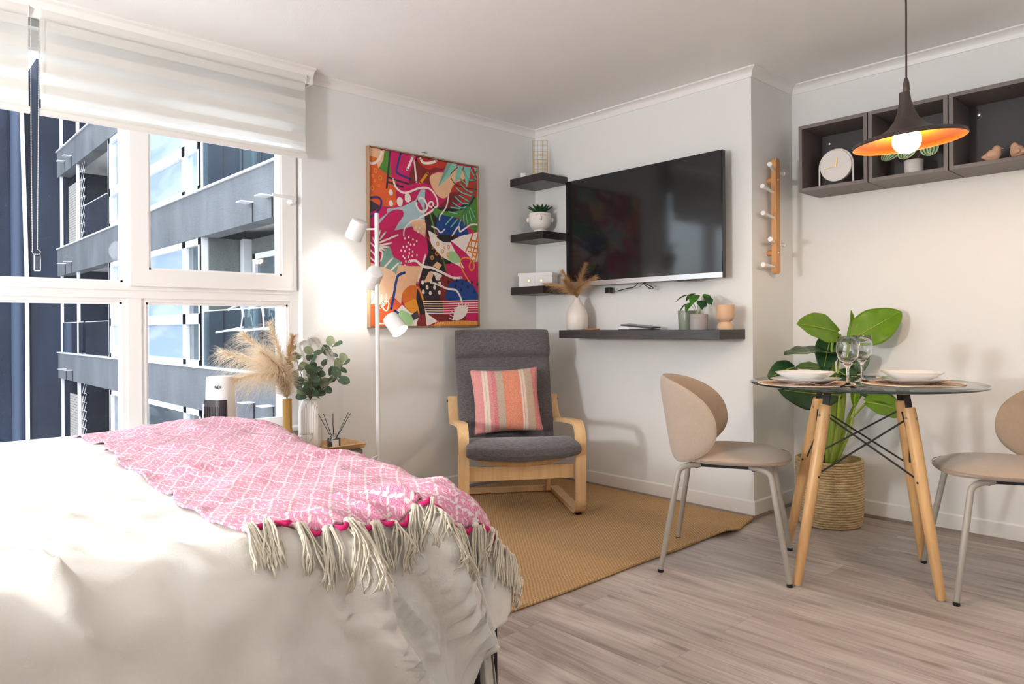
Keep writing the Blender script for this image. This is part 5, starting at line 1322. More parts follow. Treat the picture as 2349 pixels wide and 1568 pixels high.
po.matrix_world = MA @ Matrix.Translation((-0.405, -0.005, 0.405)) @ Matrix.Rotation(R(-17), 4, 'Y') @ Matrix.Rotation(R(2), 4, 'X')
tag(po, 'square cushion with pink, cream, grey and orange vertical stripes, leaning in the armchair', 'cushion')

# ------------------------------------------------------------ floor lamp
fl = thing('floor_lamp', 'thin white floor lamp with three adjustable spot heads beside the painting', 'floor lamp', (-3.30, 2.050, 0))
M_lw = mat('white_powder_coat', (0.82, 0.81, 0.79, 1), 0.4, var=0.01)
obj('base', MB().lathe([(0, 0), (0.135, 0), (0.135, 0.012), (0.13, 0.016), (0, 0.018)], n=40), M_lw, fl, smooth=40)
obj('pole', MB().lathe([(0, 0.016), (0.0115, 0.016), (0.0115, 1.637), (0, 1.637)], n=20), M_lw, fl, smooth=40)
RT = Vector((0.676, 0.737, 0)); FW = Vector((-0.737, 0.676, 0))
M_lens = emit('frosted_lens', (1.0, 0.97, 0.92, 1), 9)
def head(z, side, off, d, watts, lab=None):
    d = Vector(d).normalized(); j = RT*(side*off)+Vector((0, 0, z))
    h = obj('lamp_head', MB().lathe([(0, -0.052), (0.034, -0.052), (0.042, -0.047), (0.0445, -0.035), (0.047, 0.055), (0.0455, 0.055), (0.043, 0.02), (0, 0.02)], n=36).xf(Matrix.Translation(j) @ d.to_track_quat('Z', 'Y').to_matrix().to_4x4()), M_lw, fl, smooth=45)
    obj('lens', MB().lathe([(0, 0.022), (0.043, 0.022), (0.0445, 0.040), (0, 0.040)], n=32).xf(Matrix.Translation(j) @ d.to_track_quat('Z', 'Y').to_matrix().to_4x4()), M_lens, h)
    obj('arm', MB().tube([Vector((0, 0, z+0.0)), RT*(side*(off-0.03))+Vector((0, 0, z))], 0.005, 10), M_lw, fl, smooth=60)
    q = j+d*0.062
    l = lamp_light('spot_light', 'SPOT', q, watts, (1.0, 0.94, 0.86), 0.035, fl); l.data.spot_size = R(110); l.data.spot_blend = 0.6
    l.rotation_euler = d.to_track_quat('-Z', 'Y').to_euler()
head(1.552, -1, 0.107, (-0.30*0.676-0.35*0.737, -0.30*0.737+0.35*0.676-0.15, -0.80), 1.4)
head(1.295, -1, 0.020, (-0.72, 0.12, -0.55), 1.8)
fl.children[-1]
head(1.045, 1, 0.092, (0.55*0.676+0.30*0.737, 0.55*0.737-0.30*0.676, -0.68), 1.4)

# ------------------------------------------------------------ tower fan by the window
fn_ = thing('tower_fan', 'white and black tower fan standing between the bed and window', 'fan', (-3.335, 1.232, 0), 0.62); fn_.scale = (0.88, 0.88, 1.0)
M_fw = mat('white_abs', (0.78, 0.76, 0.74, 1), 0.35, var=0.01); M_fd = mat('brown_black_grille', srgb(46, 38, 42), 0.35)
def oval(w, d, z, n=40, p=2.6): return [(math.copysign(abs(math.cos(2*PI*i/n))**(2/p), math.cos(2*PI*i/n))*w/2, math.copysign(abs(math.sin(2*PI*i/n))**(2/p), math.sin(2*PI*i/n))*d/2, z) for i in range(n)]
def loft(mb, rings, cap=True):
    n = len(rings[0]); b = [p for r in rings for p in r]; fs = [(i*n+j, i*n+(j+1) % n, (i+1)*n+(j+1) % n, (i+1)*n+j) for i in range(len(rings)-1) for j in range(n)]
    if cap: fs += [tuple(reversed(range(n))), tuple(range((len(rings)-1)*n, len(rings)*n))]
    return mb.add(b, fs)
obj('body', loft(MB(), [oval(0.165, 0.165, 0.03), oval(0.155, 0.15, 0.10), oval(0.150, 0.145, 0.62), oval(0.140, 0.135, 0.68), oval(0.134, 0.130, 0.79), oval(0.126, 0.122, 0.803), oval(0.10, 0.10, 0.806)]), M_fw, fn_, smooth=40)
obj('fan_base', loft(MB(), [oval(0.26, 0.26, 0.0), oval(0.26, 0.26, 0.02), oval(0.17, 0.17, 0.035)]), M_fw, fn_, smooth=40)
gl_ = MB()
def ovp(a, k=1.0, z=0.0):
    c, s_ = math.sin(a), -math.cos(a); return (math.copysign(abs(c)**(2/2.6), c)*0.0755*k, math.copysign(abs(s_)**(2/2.6), s_)*0.0735*k, z)
gl_.grid(lambda u, v: ovp(-1.05+2.1*u, 1.02-0.045*max(0, (v-0.85)/0.15), 0.10+0.60*v), 24, 12); gr_ = obj('grille', gl_, M_fd, fn_, smooth=60)
vn = MB()
for k in range(15):
    a = -0.95+1.9*k/14; q = ovp(a, 1.03); vn.box((q[0]-0.0008, q[1]-0.0008, 0.11), (q[0]+0.0008, q[1]+0.0015, 0.67))
obj('grille_bars', vn, M_blackp, gr_)
obj('side_trim', MB().box((-0.066, -0.058, 0.11), (-0.055, -0.048, 0.68)), M_silver, fn_)
def text_obj(name, s, size, m, parent, M, extrude=0.0004, align='CENTER'):
    cu = bpy.data.curves.new(name, 'FONT'); cu.body = s; cu.size = size; cu.extrude = extrude; cu.align_x = align
    tmp = bpy.data.objects.new(name, cu); COL.objects.link(tmp); bpy.context.view_layer.update()
    me = bpy.data.meshes.new_from_object(tmp.evaluated_get(bpy.context.evaluated_depsgraph_get())); bpy.data.objects.remove(tmp)
    o = bpy.data.objects.new(name, me); me.materials.append(m); COL.objects.link(o); o.parent = parent; o.matrix_local = M; return o
text_obj('logo', 'NEX', 0.020, M_fd, fn_, Matrix.Translation((0.030, -0.0665, 0.752)) @ Matrix.Rotation(PI/2, 4, 'X'), 0.0012)

# ------------------------------------------------------------ round side table and what stands on it
sd = thing('side_table', 'small round black metal side table between bed and floor lamp', 'side table', (-3.300, 1.690, 0))
obj('table_top', MB().lathe([(0, 0.385), (0.222, 0.385), (0.228, 0.389), (0.228, 0.401), (0.224, 0.404), (0, 0.404)], n=56), mat('black_tray_top', srgb(66, 60, 60), 0.45), sd, smooth=40)
for k in range(3):
    a = 2*PI*k/3+0.35; c, s_ = math.cos(a), math.sin(a)
    obj('hairpin_leg', MB().tube([(c*0.19-s_*0.03, s_*0.19+c*0.03, 0.386), (c*0.21, s_*0.21, 0.003), (c*0.19+s_*0.03, s_*0.19-c*0.03, 0.386)], 0.0045, 8), M_black, sd, smooth=60)
TT = 0.404
M_tray = wood('light_tray_wood', srgb(214, 172, 122), srgb(184, 138, 90), 0, 1.0)
tr_ = thing('wooden_tray', 'light wooden tray with slanted rim on the side table', 'tray', (-3.345, 1.775, TT), PI/2)
obj('tray_bottom', MB().box((-0.15, -0.10, 0), (0.15, 0.10, 0.006)), M_tray, tr_)
for a, b, c_, d_ in (((0, -0.105, 0.012), (1, 0, 0), (0, -0.5, 1), 0.158), ((0, 0.105, 0.012), (1, 0, 0), (0, 0.5, 1), 0.158)):
    obj('tray_rim', MB().obox(a, b, Vector(c_).cross(Vector(b)), c_, d_, 0.003, 0.014), M_tray, tr_)
for sx in (-1, 1): obj('tray_rim', MB().obox((sx*0.155, 0, 0.012), (sx*0.5, 0, 1), (0, 1, 0), Vector((sx*0.5, 0, 1)).cross(Vector((0, 1, 0))), 0.014, 0.110, 0.003), M_tray, tr_)
TZ = TT+0.0065
M_rib = mat('ribbed_cream_ceramic', (0.80, 0.775, 0.735, 1), 0.35, var=0.02)
rv = obj('ribbed_vase', MB().lathe([(0, 0), (0.050, 0), (0.056, 0.006), (0.059, 0.03), (0.060, 0.18), (0.057, 0.205), (0.048, 0.226), (0.038, 0.235), (0.037, 0.244), (0.034, 0.244), (0.032, 0.225), (0, 0.2)], n=240, ribs=40, ribd=0.06), M_rib, smooth=180)
rv.location = (-3.425, 1.722, TZ); tag(rv, 'cream vertically ribbed ceramic vase on the side table', 'vase')
M_amb = mat('mustard_glaze', srgb(166, 126, 58), 0.12, var=0.04, coat=0.6)
av = obj('mustard_vase', MB().lathe([(0, 0), (0.036, 0), (0.048, 0.008), (0.054, 0.03), (0.054, 0.055), (0.047, 0.078), (0.033, 0.098), (0.0245, 0.115), (0.0225, 0.13), (0.0225, 0.272), (0.020, 0.272), (0.020, 0.12), (0, 0.10)], n=48), M_amb, smooth=60)
av.location = (-3.345, 1.560, TT+0.0005); tag(av, 'mustard long necked bottle vase at the left of the side table', 'vase')
df_ = thing('reed_diffuser', 'small black bottle reed diffuser with a chrome collar on the wooden tray', 'diffuser', (-3.330, 1.805, TZ), 0.83)
M_smoke = mat('black_glass', (0.012, 0.012, 0.014, 1), 0.06, coat=1.0)
obj('bottle', MB().lathe([(0, 0), (0.032, 0), (0.034, 0.003), (0.034, 0.044), (0.031, 0.048), (0.012, 0.050), (0.012, 0.055), (0, 0.055)], n=36), M_smoke, df_, smooth=40)
obj('collar', MB().lathe([(0, 0.05), (0.0145, 0.05), (0.0145, 0.070), (0.010, 0.070), (0.009, 0.06), (0, 0.06)], n=28), M_steel, df_, smooth=40)
lb = MB(); lb.grid(lambda u, v: (0.0345*math.sin(0.02+1.0*u), -0.0345*math.cos(0.02+1.0*u), 0.008+0.034*v), 10, 2)
lbo = obj('label', lb, mat('cream_paper', (0.74, 0.70, 0.63, 1), 0.8), df_, smooth=60)
for kk, (s_, sz) in enumerate((('REED', 0.0042), ('DIFFUSER', 0.0032), ('BAMBOO', 0.003))):
    pass
for (a, el, L) in ((-2.2, 0.52, 0.155), (-2.5, 0.60, 0.16), (-1.75, 0.18, 0.135), (-1.45, 0.22, 0.14), (0.15, 0.50, 0.155), (0.35, 0.60, 0.158)):
    obj('reed', MB().tube([(0.003*math.cos(a), 0.003*math.sin(a), 0.03), (math.cos(a)*math.sin(el)*L, math.sin(a)*math.sin(el)*L*0.5, 0.055+math.cos(el)*L*0.9)], 0.0016, 6), M_black, df_)
hg = thing('hourglass', 'clear glass hourglass shaped ornament in front of the ribbed vase', 'ornament', (-3.225, 1.600, TT))
M_glass = glass('clear_glass')
obj('bulbs', MB().lathe([(0.0, 0.003), (0.024, 0.004), (0.027, 0.02), (0.022, 0.038), (0.008, 0.050), (0.004, 0.054), (0.008, 0.058), (0.022, 0.070), (0.030, 0.088), (0.031, 0.104), (0.027, 0.107), (0, 0.107)], n=36), pane_glass('thin_blown_glass', (0.93, 0.95, 0.96, 1), 0.12), hg, smooth=60)
obj('top_disc', MB().lathe([(0, 0.107), (0.031, 0.107), (0.031, 0.110), (0, 0.110)], n=36), M_glass, hg, smooth=40)
obj('bottom_disc', MB().lathe([(0, 0.0), (0.031, 0.0), (0.031, 0.003), (0, 0.003)], n=36), M_glass, hg, smooth=40)
cd_ = obj('white_cable', MB().tube(catmull([(-3.20, 1.88, 0.35), (-3.16, 1.90, 0.352), (-3.13, 1.93, 0.372), (-3.16, 1.955, 0.36), (-3.20, 1.94, 0.30), (-3.22, 1.93, 0.10), (-3.20, 1.93, 0.004)], 8), 0.003, 8), M_white, smooth=180)
tag(cd_, 'white power cable looping up behind the side table edge', 'cable')
# pampas in the mustard vase
mv = Vector((-3.345, 1.560, TT+0.20)); mt = Vector((-3.345, 1.560, TT+0.275))
for i, (mid, end, lab) in enumerate((((-3.34, 1.46, 0.84), (-3.33, 1.24, 0.915), 'pampas plume arching far left from the mustard vase towards the fan'),
      ((-3.34, 1.48, 0.86), (-3.32, 1.33, 1.00), 'pampas plume leaning up and left from the mustard vase'),
      ((-3.35, 1.53, 0.88), (-3.33, 1.47, 1.045), 'upright pampas plume in the middle of the mustard vase'),
      ((-3.335, 1.562, 0.85), (-3.31, 1.575, 0.985), 'dense golden pampas plume rising straight from the mustard vase'),
      ((-3.33, 1.49, 0.80), (-3.29, 1.28, 0.79), 'pampas plume drooping lowest to the left of the mustard vase'),
      ((-3.30, 1.51, 0.82), (-3.22, 1.37, 0.92), 'pampas plume leaning forward over the left rim of the mustard vase'))):
    plume('pampas_stem', [mv, mt, mid, end], 0.33, 0.155 if i != 3 else 0.12, 1300, (M_pampw if i not in (3,) else M_pamp, M_pamp), lab, 'pampas stems in the mustard vase', tuple(mv), seed=20+i, w=0.0008, spread=1.05, droop=0.45, sr=0.0013)
# eucalyptus and feathery grass in the ribbed vase
M_euc = leaf_mat('eucalyptus_leaf', srgb(98, 118, 84), srgb(56, 78, 62), 0.6); M_euc2 = leaf_mat('eucalyptus_leaf_pale', srgb(168, 176, 138), srgb(120, 134, 100), 0.6)
M_twig = mat('brown_twig', srgb(104, 78, 62), 0.8)
VB = Vector((-3.425, 1.722, TZ+0.19)); VTp = Vector((-3.425, 1.722, TZ+0.244))
rnd = random.Random(11)
def euc(pts, lab, n, seed):
    r_ = random.Random(seed); t = thing('eucalyptus_branch', lab, 'foliage', tuple(VB), 0, 'eucalyptus branches in the ribbed vase')
    C_ = [p-VB for p in catmull([VB, VTp+Vector(pts[0])*0.04]+[VB+Vector(p) for p in pts], 8)]; m = len(C_)
    obj('twig', MB().tube(C_, [0.0028*(1-0.6*i/m) for i in range(m)], 6), M_twig, t, smooth=180)
    for k in range(n):
        q = 0.35+0.65*(k/(n-1)); f = q*(m-1); i = min(int(f), m-2); p = C_[i].lerp(C_[i+1], f-i); tg = (C_[i+1]-C_[i]).normalized()
        for s_ in (-1, 1):
            a = k*1.3+r_.uniform(-.5, .5)+(0 if s_ > 0 else PI); o1 = tg.orthogonal().normalized(); o2 = tg.cross(o1); out = o1*math.cos(a)+o2*math.sin(a)
            out = (out*0.8+RT*0.35*s_).normalized(); d = (out*0.95+tg*0.45+Vector((0, 0, 0.1))).normalized(); L = r_.uniform(0.040, 0.058); mb = MB()
            up = (-FW*0.8+Vector((0, 0, 0.5))+Vector((r_.uniform(-.5, .5), r_.uniform(-.5, .5), 0))).normalized()
            leaf(mb, p+d*0.008, d, L, L*0.86, up=up, curl=0.12, fold=0.12, nl=9, nw=7, heart=0.9)
            obj('leaf', mb, M_euc if r_.random() < 0.72 else M_euc2, t, smooth=180)
Lz = lambda r, z, f=0.0: tuple(RT*r+FW*f+Vector((0, 0, z)))
euc([Lz(0.04, 0.17), Lz(0.085, 0.25), Lz(0.125, 0.335, -0.01)], 'eucalyptus branch reaching highest to the upper right of the ribbed vase', 5, 1)
euc([Lz(0.06, 0.13), Lz(0.13, 0.19), Lz(0.185, 0.245, -0.02)], 'eucalyptus branch reaching furthest right from the ribbed vase', 5, 2)
euc([Lz(0.055, 0.10), Lz(0.11, 0.14, -0.03), Lz(0.155, 0.165, -0.04)], 'eucalyptus branch leaning low to the right of the ribbed vase', 4, 3)
euc([Lz(0.0, 0.15), Lz(0.01, 0.22, -0.04), Lz(0.03, 0.29, -0.05)], 'eucalyptus branch standing upright in the centre of the ribbed vase', 6, 4)
euc([Lz(-0.03, 0.14), Lz(-0.06, 0.23), Lz(-0.075, 0.31, -0.01)], 'eucalyptus branch leaning left from the ribbed vase', 5, 5)
euc([Lz(-0.04, 0.10), Lz(-0.07, 0.15, -0.04), Lz(-0.095, 0.21, -0.05)], 'short eucalyptus branch low on the left side of the ribbed vase', 4, 6)
euc([Lz(0.02, 0.12, -0.04), Lz(0.03, 0.16, -0.07), Lz(0.045, 0.20, -0.09)], 'short eucalyptus branch tipping forward from the ribbed vase', 4, 7)
M_feath = leaf_mat('white_feather_grass', (0.93, 0.91, 0.88, 1), (0.88, 0.85, 0.80, 1), 0.95, trans=0.7)
for i, (a, b, c, lab) in enumerate((((0.0, 0.30), (0.03, 0.375), (0.11, 0.27), 'white feathery grass stem arching right over the eucalyptus'),
        ((-0.01, 0.30), (0.0, 0.37), (0.055, 0.33), 'white feathery grass stem crowning the ribbed vase bouquet'),
        ((0.03, 0.27), (0.10, 0.31), (0.16, 0.15), 'white feathery grass stem hanging down at the right of the bouquet'),
        ((-0.02, 0.24), (-0.055, 0.33), (-0.02, 0.36), 'white feathery grass stem curling over at the left of the bouquet'))):
    plume('feather_grass_stem', [VB, VTp, VB+Vector(Lz(*a)), VB+Vector(Lz(*b)), VB+Vector(Lz(c[0], c[1], -0.03))], 0.42, 0.048, 650, (M_feath, M_pamps), lab, 'feather grass stems in the ribbed vase', tuple(VB), seed=40+i, w=0.0009, spread=1.0, droop=0.2, sr=0.0012)
# ------------------------------------------------------------ dining table
TCX, TCY, THT = -1.192, 3.064, 0.784
dt = thing('dining_table', 'round glass topped dining table on four beech legs with crossed black wires', 'table', (TCX, TCY, 0))
def tglass():
    N = NT('table_glass'); t = N.t; t.nodes.remove(N.b)
    tr = N.n('ShaderNodeBsdfTransparent'); tr.inputs[0].default_value = (0.86, 0.91, 0.89, 1); gl = N.n('ShaderNodeBsdfGlossy'); gl.inputs['Roughness'].default_value = 0.01
    fr = N.n('ShaderNodeFresnel'); ge = N.n('ShaderNodeNewGeometry'); N.l(N.math('ADD', 1.5, N.math('MULTIPLY', ge.outputs['Backfacing'], 1/1.5-1.5)), fr.inputs[0]); mx = N.n('ShaderNodeMixShader'); N.l(fr.outputs[0], mx.inputs[0]); N.l(tr.outputs[0], mx.inputs[1]); N.l(gl.outputs[0], mx.inputs[2]); N.l(mx.outputs[0], N.out.inputs[0]); return N.m
M_edge = NT('green_glass_edge'); M_edge.col((0.004, 0.022, 0.018, 1)); M_edge.set(Roughness=0.06); M_edge.b.inputs['Coat Weight'].default_value = 1.0; M_edge = M_edge.m
tp = MB(); tp.lathe([(0, THT), (0.441, THT)], n=96, mi=0); tp.lathe([(0.441, THT), (0.4445, THT-0.002), (0.446, THT-0.005), (0.4445, THT-0.008), (0.441, THT-0.010)], n=96, mi=1); tp.lathe([(0.441, THT-0.010), (0, THT-0.010)], n=96, mi=0)
obj('glass_top', tp, [tglass(), M_edge], dt, smooth=30)
M_leg = wood('beech_leg', srgb(222, 178, 122), srgb(200, 148, 92), 2, 0.8, 0.4, bump=0.03)
legs = []
for a, fr_r in ((-107.5, 0.379), (-21, 0.345), (69, 0.338), (166, 0.385)):
    c, s_ = math.cos(R(a)), math.sin(R(a)); foot = Vector((fr_r*c, fr_r*s_, 0.004)); top = Vector((0.215*c, 0.215*s_, 0.700)); legs.append((foot, top))
    P = [foot.lerp(top, t) for t in (0, 0.02, 0.25, 0.5, 0.75, 0.93, 0.985, 1.0)]
    lg = obj('leg', MB().tube(P, [0.0150, 0.0165, 0.0195, 0.0215, 0.0235, 0.0235, 0.0225, 0.020], 20), M_leg, dt, smooth=50)
    d = (top-foot).normalized(); tn = Vector((-s_, c, 0)); out = tn.cross(d).normalized()
    obj('metal_foot', MB().lathe([(0, 0), (0.012, 0), (0.012, 0.006), (0, 0.006)], n=16).xf(Matrix.Translation((foot.x, foot.y, 0.0))), M_steel, lg, smooth=40)
    q0 = foot.lerp(top, 0.90); q1 = foot.lerp(top, 1.02); q2 = Vector((0.200*c, 0.200*s_, THT-0.012))
    st = MB()
    for p_, q_ in ((q0, q1), (q1, q2)):
        m_ = (p_+q_)/2; dd = (q_-p_); st.obox(m_, dd, tn, dd.cross(tn), dd.length/2+0.002, 0.016, 0.0022)
    st.obox((0.17*c, 0.17*s_, THT-0.0125), (c, s_, 0), tn, (0, 0, 1), 0.035, 0.016, 0.0020)
    obj('strap', st, M_black, dt)
    for f in (0.945, 0.60):
        b = foot.lerp(top, f); obj('bolt', MB().tube([b-tn*0.025, b+tn*0.025], 0.0045, 10).tube([b+Vector((c, s_, 0))*0.018, b+Vector((c, s_, 0))*0.0255], 0.0055, 12) if f > 0.9 else MB().tube([b-tn*0.023, b+tn*0.023], 0.0045, 10), M_steel if f > 0.9 else M_black, lg, smooth=40)
obj('hub_ring', MB().lathe([(0.125, THT-0.0145), (0.14, THT-0.0145), (0.14, THT-0.0105), (0.125, THT-0.0105)], n=40, closed=True), M_black, dt, smooth=30)
for i in range(4):
    j = (i+1) % 4
    for (f0, t0), (f1, t1) in ((legs[i], legs[j]), (legs[j], legs[i])):
        a = f0.lerp(t0, 0.945); b = f1.lerp(t1, 0.60); a = a*0.975+Vector((0, 0, a.z*0.025)); 
        obj('cross_wire', MB().tube([a, b], 0.0038, 8), M_black, dt, smooth=60)

# place settings
M_mat = NT('woven_placemat'); _c = M_mat.coord(); _s = M_mat.n('ShaderNodeSeparateXYZ'); M_mat.l(_c, _s.inputs[0])
_r = M_mat.math('SQRT', M_mat.math('ADD', M_mat.math('MULTIPLY', _s.outputs[0], _s.outputs[0]), M_mat.math('MULTIPLY', _s.outputs[1], _s.outputs[1])))
_w = M_mat.math('SINE', M_mat.math('MULTIPLY', _r, 900)); _n = M_mat.noise(_c, 300, 2)
_e = M_mat.math('GREATER_THAN', _r, 0.177)
M_mat.col(M_mat.mix(_e, M_mat.mix(_n, srgb(196, 164, 140), srgb(172, 138, 114)), srgb(236, 222, 204))); M_mat.set(Roughness=0.95); M_mat.bump(M_mat.math('ADD', _w, _n), 0.5, 0.002); M_mat = M_mat.m
M_por = mat('white_porcelain', (0.84, 0.83, 0.82, 1), 0.12, var=0.005, coat=0.5)
def squircle(mb, prof, n=64, p=3.4):
    k = len(prof); vs = []; fs = []
    for j in range(n):
        a = 2*PI*j/n; c, s_ = math.cos(a), math.sin(a); f = (abs(c)**p+abs(s_)**p)**(-1/p)
        for (r, z, sq) in prof: q = r*(1+(f-1)*sq); vs.append((q*c, q*s_, z))
    for j in range(n):
        for i in range(k-1): fs.append((j*k+i, ((j+1) % n)*k+i, ((j+1) % n)*k+i+1, j*k+i+1))
    return mb.add(vs, fs)
def setting(cx, cy, rz, mlab, plab, blab):
    m = obj('placemat', MB().lathe([(0, 0), (0.178, 0), (0.183, 0.0012), (0.184, 0.0028), (0.182, 0.0042), (0.176, 0.003), (0, 0.003)], n=96), M_mat, smooth=60); m.location = (cx, cy, THT+0.0003)
    tag(m, mlab, 'placemat', 'round woven placemats')
    p = obj('dinner_plate', squircle(MB(), [(0, 0, 0), (0.065, 0, .5), (0.068, 0.003, .6), (0.100, 0.011, 1), (0.121, 0.019, 1), (0.122, 0.0205, 1), (0.120, 0.021, 1), (0.098, 0.0145, 1), (0.066, 0.007, .6), (0, 0.0065, 0)]), M_por, smooth=60)
    p.location = (cx, cy, THT+0.0036); p.rotation_euler = (0, 0, rz); tag(p, plab, 'plate', 'square white dinner plates')
    b = obj('pasta_bowl', squircle(MB(), [(0, 0, 0), (0.055, 0, .5), (0.058, 0.003, .6), (0.080, 0.016, 1), (0.103, 0.034, 1), (0.104, 0.0355, 1), (0.102, 0.036, 1), (0.078, 0.020, 1), (0.056, 0.0075, .6), (0, 0.007, 0)]), M_por, smooth=60)
    b.location = (cx, cy, THT+0.0036+0.0105); b.rotation_euler = (0, 0, rz); tag(b, blab, 'bowl', 'square white bowls')
setting(-1.318, 2.815, 0.05, 'round tan placemat under the left place setting', 'white square plate directly on the left placemat', 'white square bowl stacked on the left plate')
setting(-1.014, 3.090, 0.62, 'round tan placemat under the right place setting', 'white square plate directly on the right placemat', 'white square bowl stacked on the right plate')
M_wine = pane_glass('thin_wine_glass', (0.965, 0.975, 0.975, 1), 0.09)
def glass_(x, y, lab):
    t = obj('wine_glass', MB().lathe([(0, 0.0), (0.030, 0.0), (0.0315, 0.002), (0.030, 0.004), (0.010, 0.012), (0.0062, 0.022), (0.0052, 0.045), (0.0058, 0.070), (0.012, 0.082), (0.026, 0.096), (0.036, 0.114), (0.0402, 0.136), (0.0395, 0.160), (0.0355, 0.192), (0.0348, 0.1925), (0.0345, 0.191),
        (0.0383, 0.160), (0.039, 0.136), (0.0345, 0.115), (0.025, 0.099), (0.010, 0.088), (0, 0.086)], n=48), M_glass, smooth=60)
    t.location = (x, y, THT+0.0002); return tag(t, lab, 'glass', 'stemmed glasses on the dining table')
glass_(-1.131, 2.765, 'clear wine glass, the nearer of the two, between the placemats')
glass_(-1.199, 3.075, 'clear wine glass, the one standing further back near the plant')
fk = MB()
def flat_blade(pts, ws, th=0.0012):
    vs = []; fs = []
    n = len(pts)
    for i, (p, w_) in enumerate(zip(pts, ws)):
        p = Vector(p); vs += [(p.x, p.y-w_/2, p.z), (p.x, p.y+w_/2, p.z), (p.x, p.y+w_/2, p.z+th), (p.x, p.y-w_/2, p.z+th)]
    for i in range(n-1):
        for k in range(4): fs.append((i*4+k, i*4+(k+1) % 4, (i+1)*4+(k+1) % 4, (i+1)*4+k))
    fs += [(3, 2, 1, 0), tuple((n-1)*4+k for k in range(4))]
    return vs, fs
v_, f_ = flat_blade([(-0.10, 0, 0.001), (-0.06, 0, 0.005), (0.0, 0, 0.014), (0.035, 0, 0.004), (0.055, 0, 0.002)], [0.014, 0.010, 0.006, 0.008, 0.022]); fk.add(v_, f_)
for k in range(4):
    y_ = -0.009+0.006*k; v_, f_ = flat_blade([(0.055, y_, 0.002), (0.075, y_, 0.004), (0.098, y_, 0.012)], [0.0032, 0.003, 0.0018]); fk.add(v_, f_)
o = obj('fork', fk, M_steel, smooth=40); o.location = (-1.255, 2.690, THT+0.0045); o.rotation_euler = (0, 0, 0.78); tag(o, 'steel fork lying in front of the left plates on its placemat', 'fork')
v_, f_ = flat_blade([(-0.11, 0, 0.0), (-0.02, 0, 0.001), (0.0, 0, 0.001), (0.08, 0, 0.0), (0.10, 0.004, 0.0)], [0.016, 0.013, 0.016, 0.017, 0.004], 0.002)
o = obj('knife', MB().add(v_, f_), M_steel, smooth=40); o.location = (-0.888, 3.020, THT+0.0045); o.rotation_euler = (0, 0, 0.85); tag(o, 'steel knife lying in front of the right plates', 'knife')

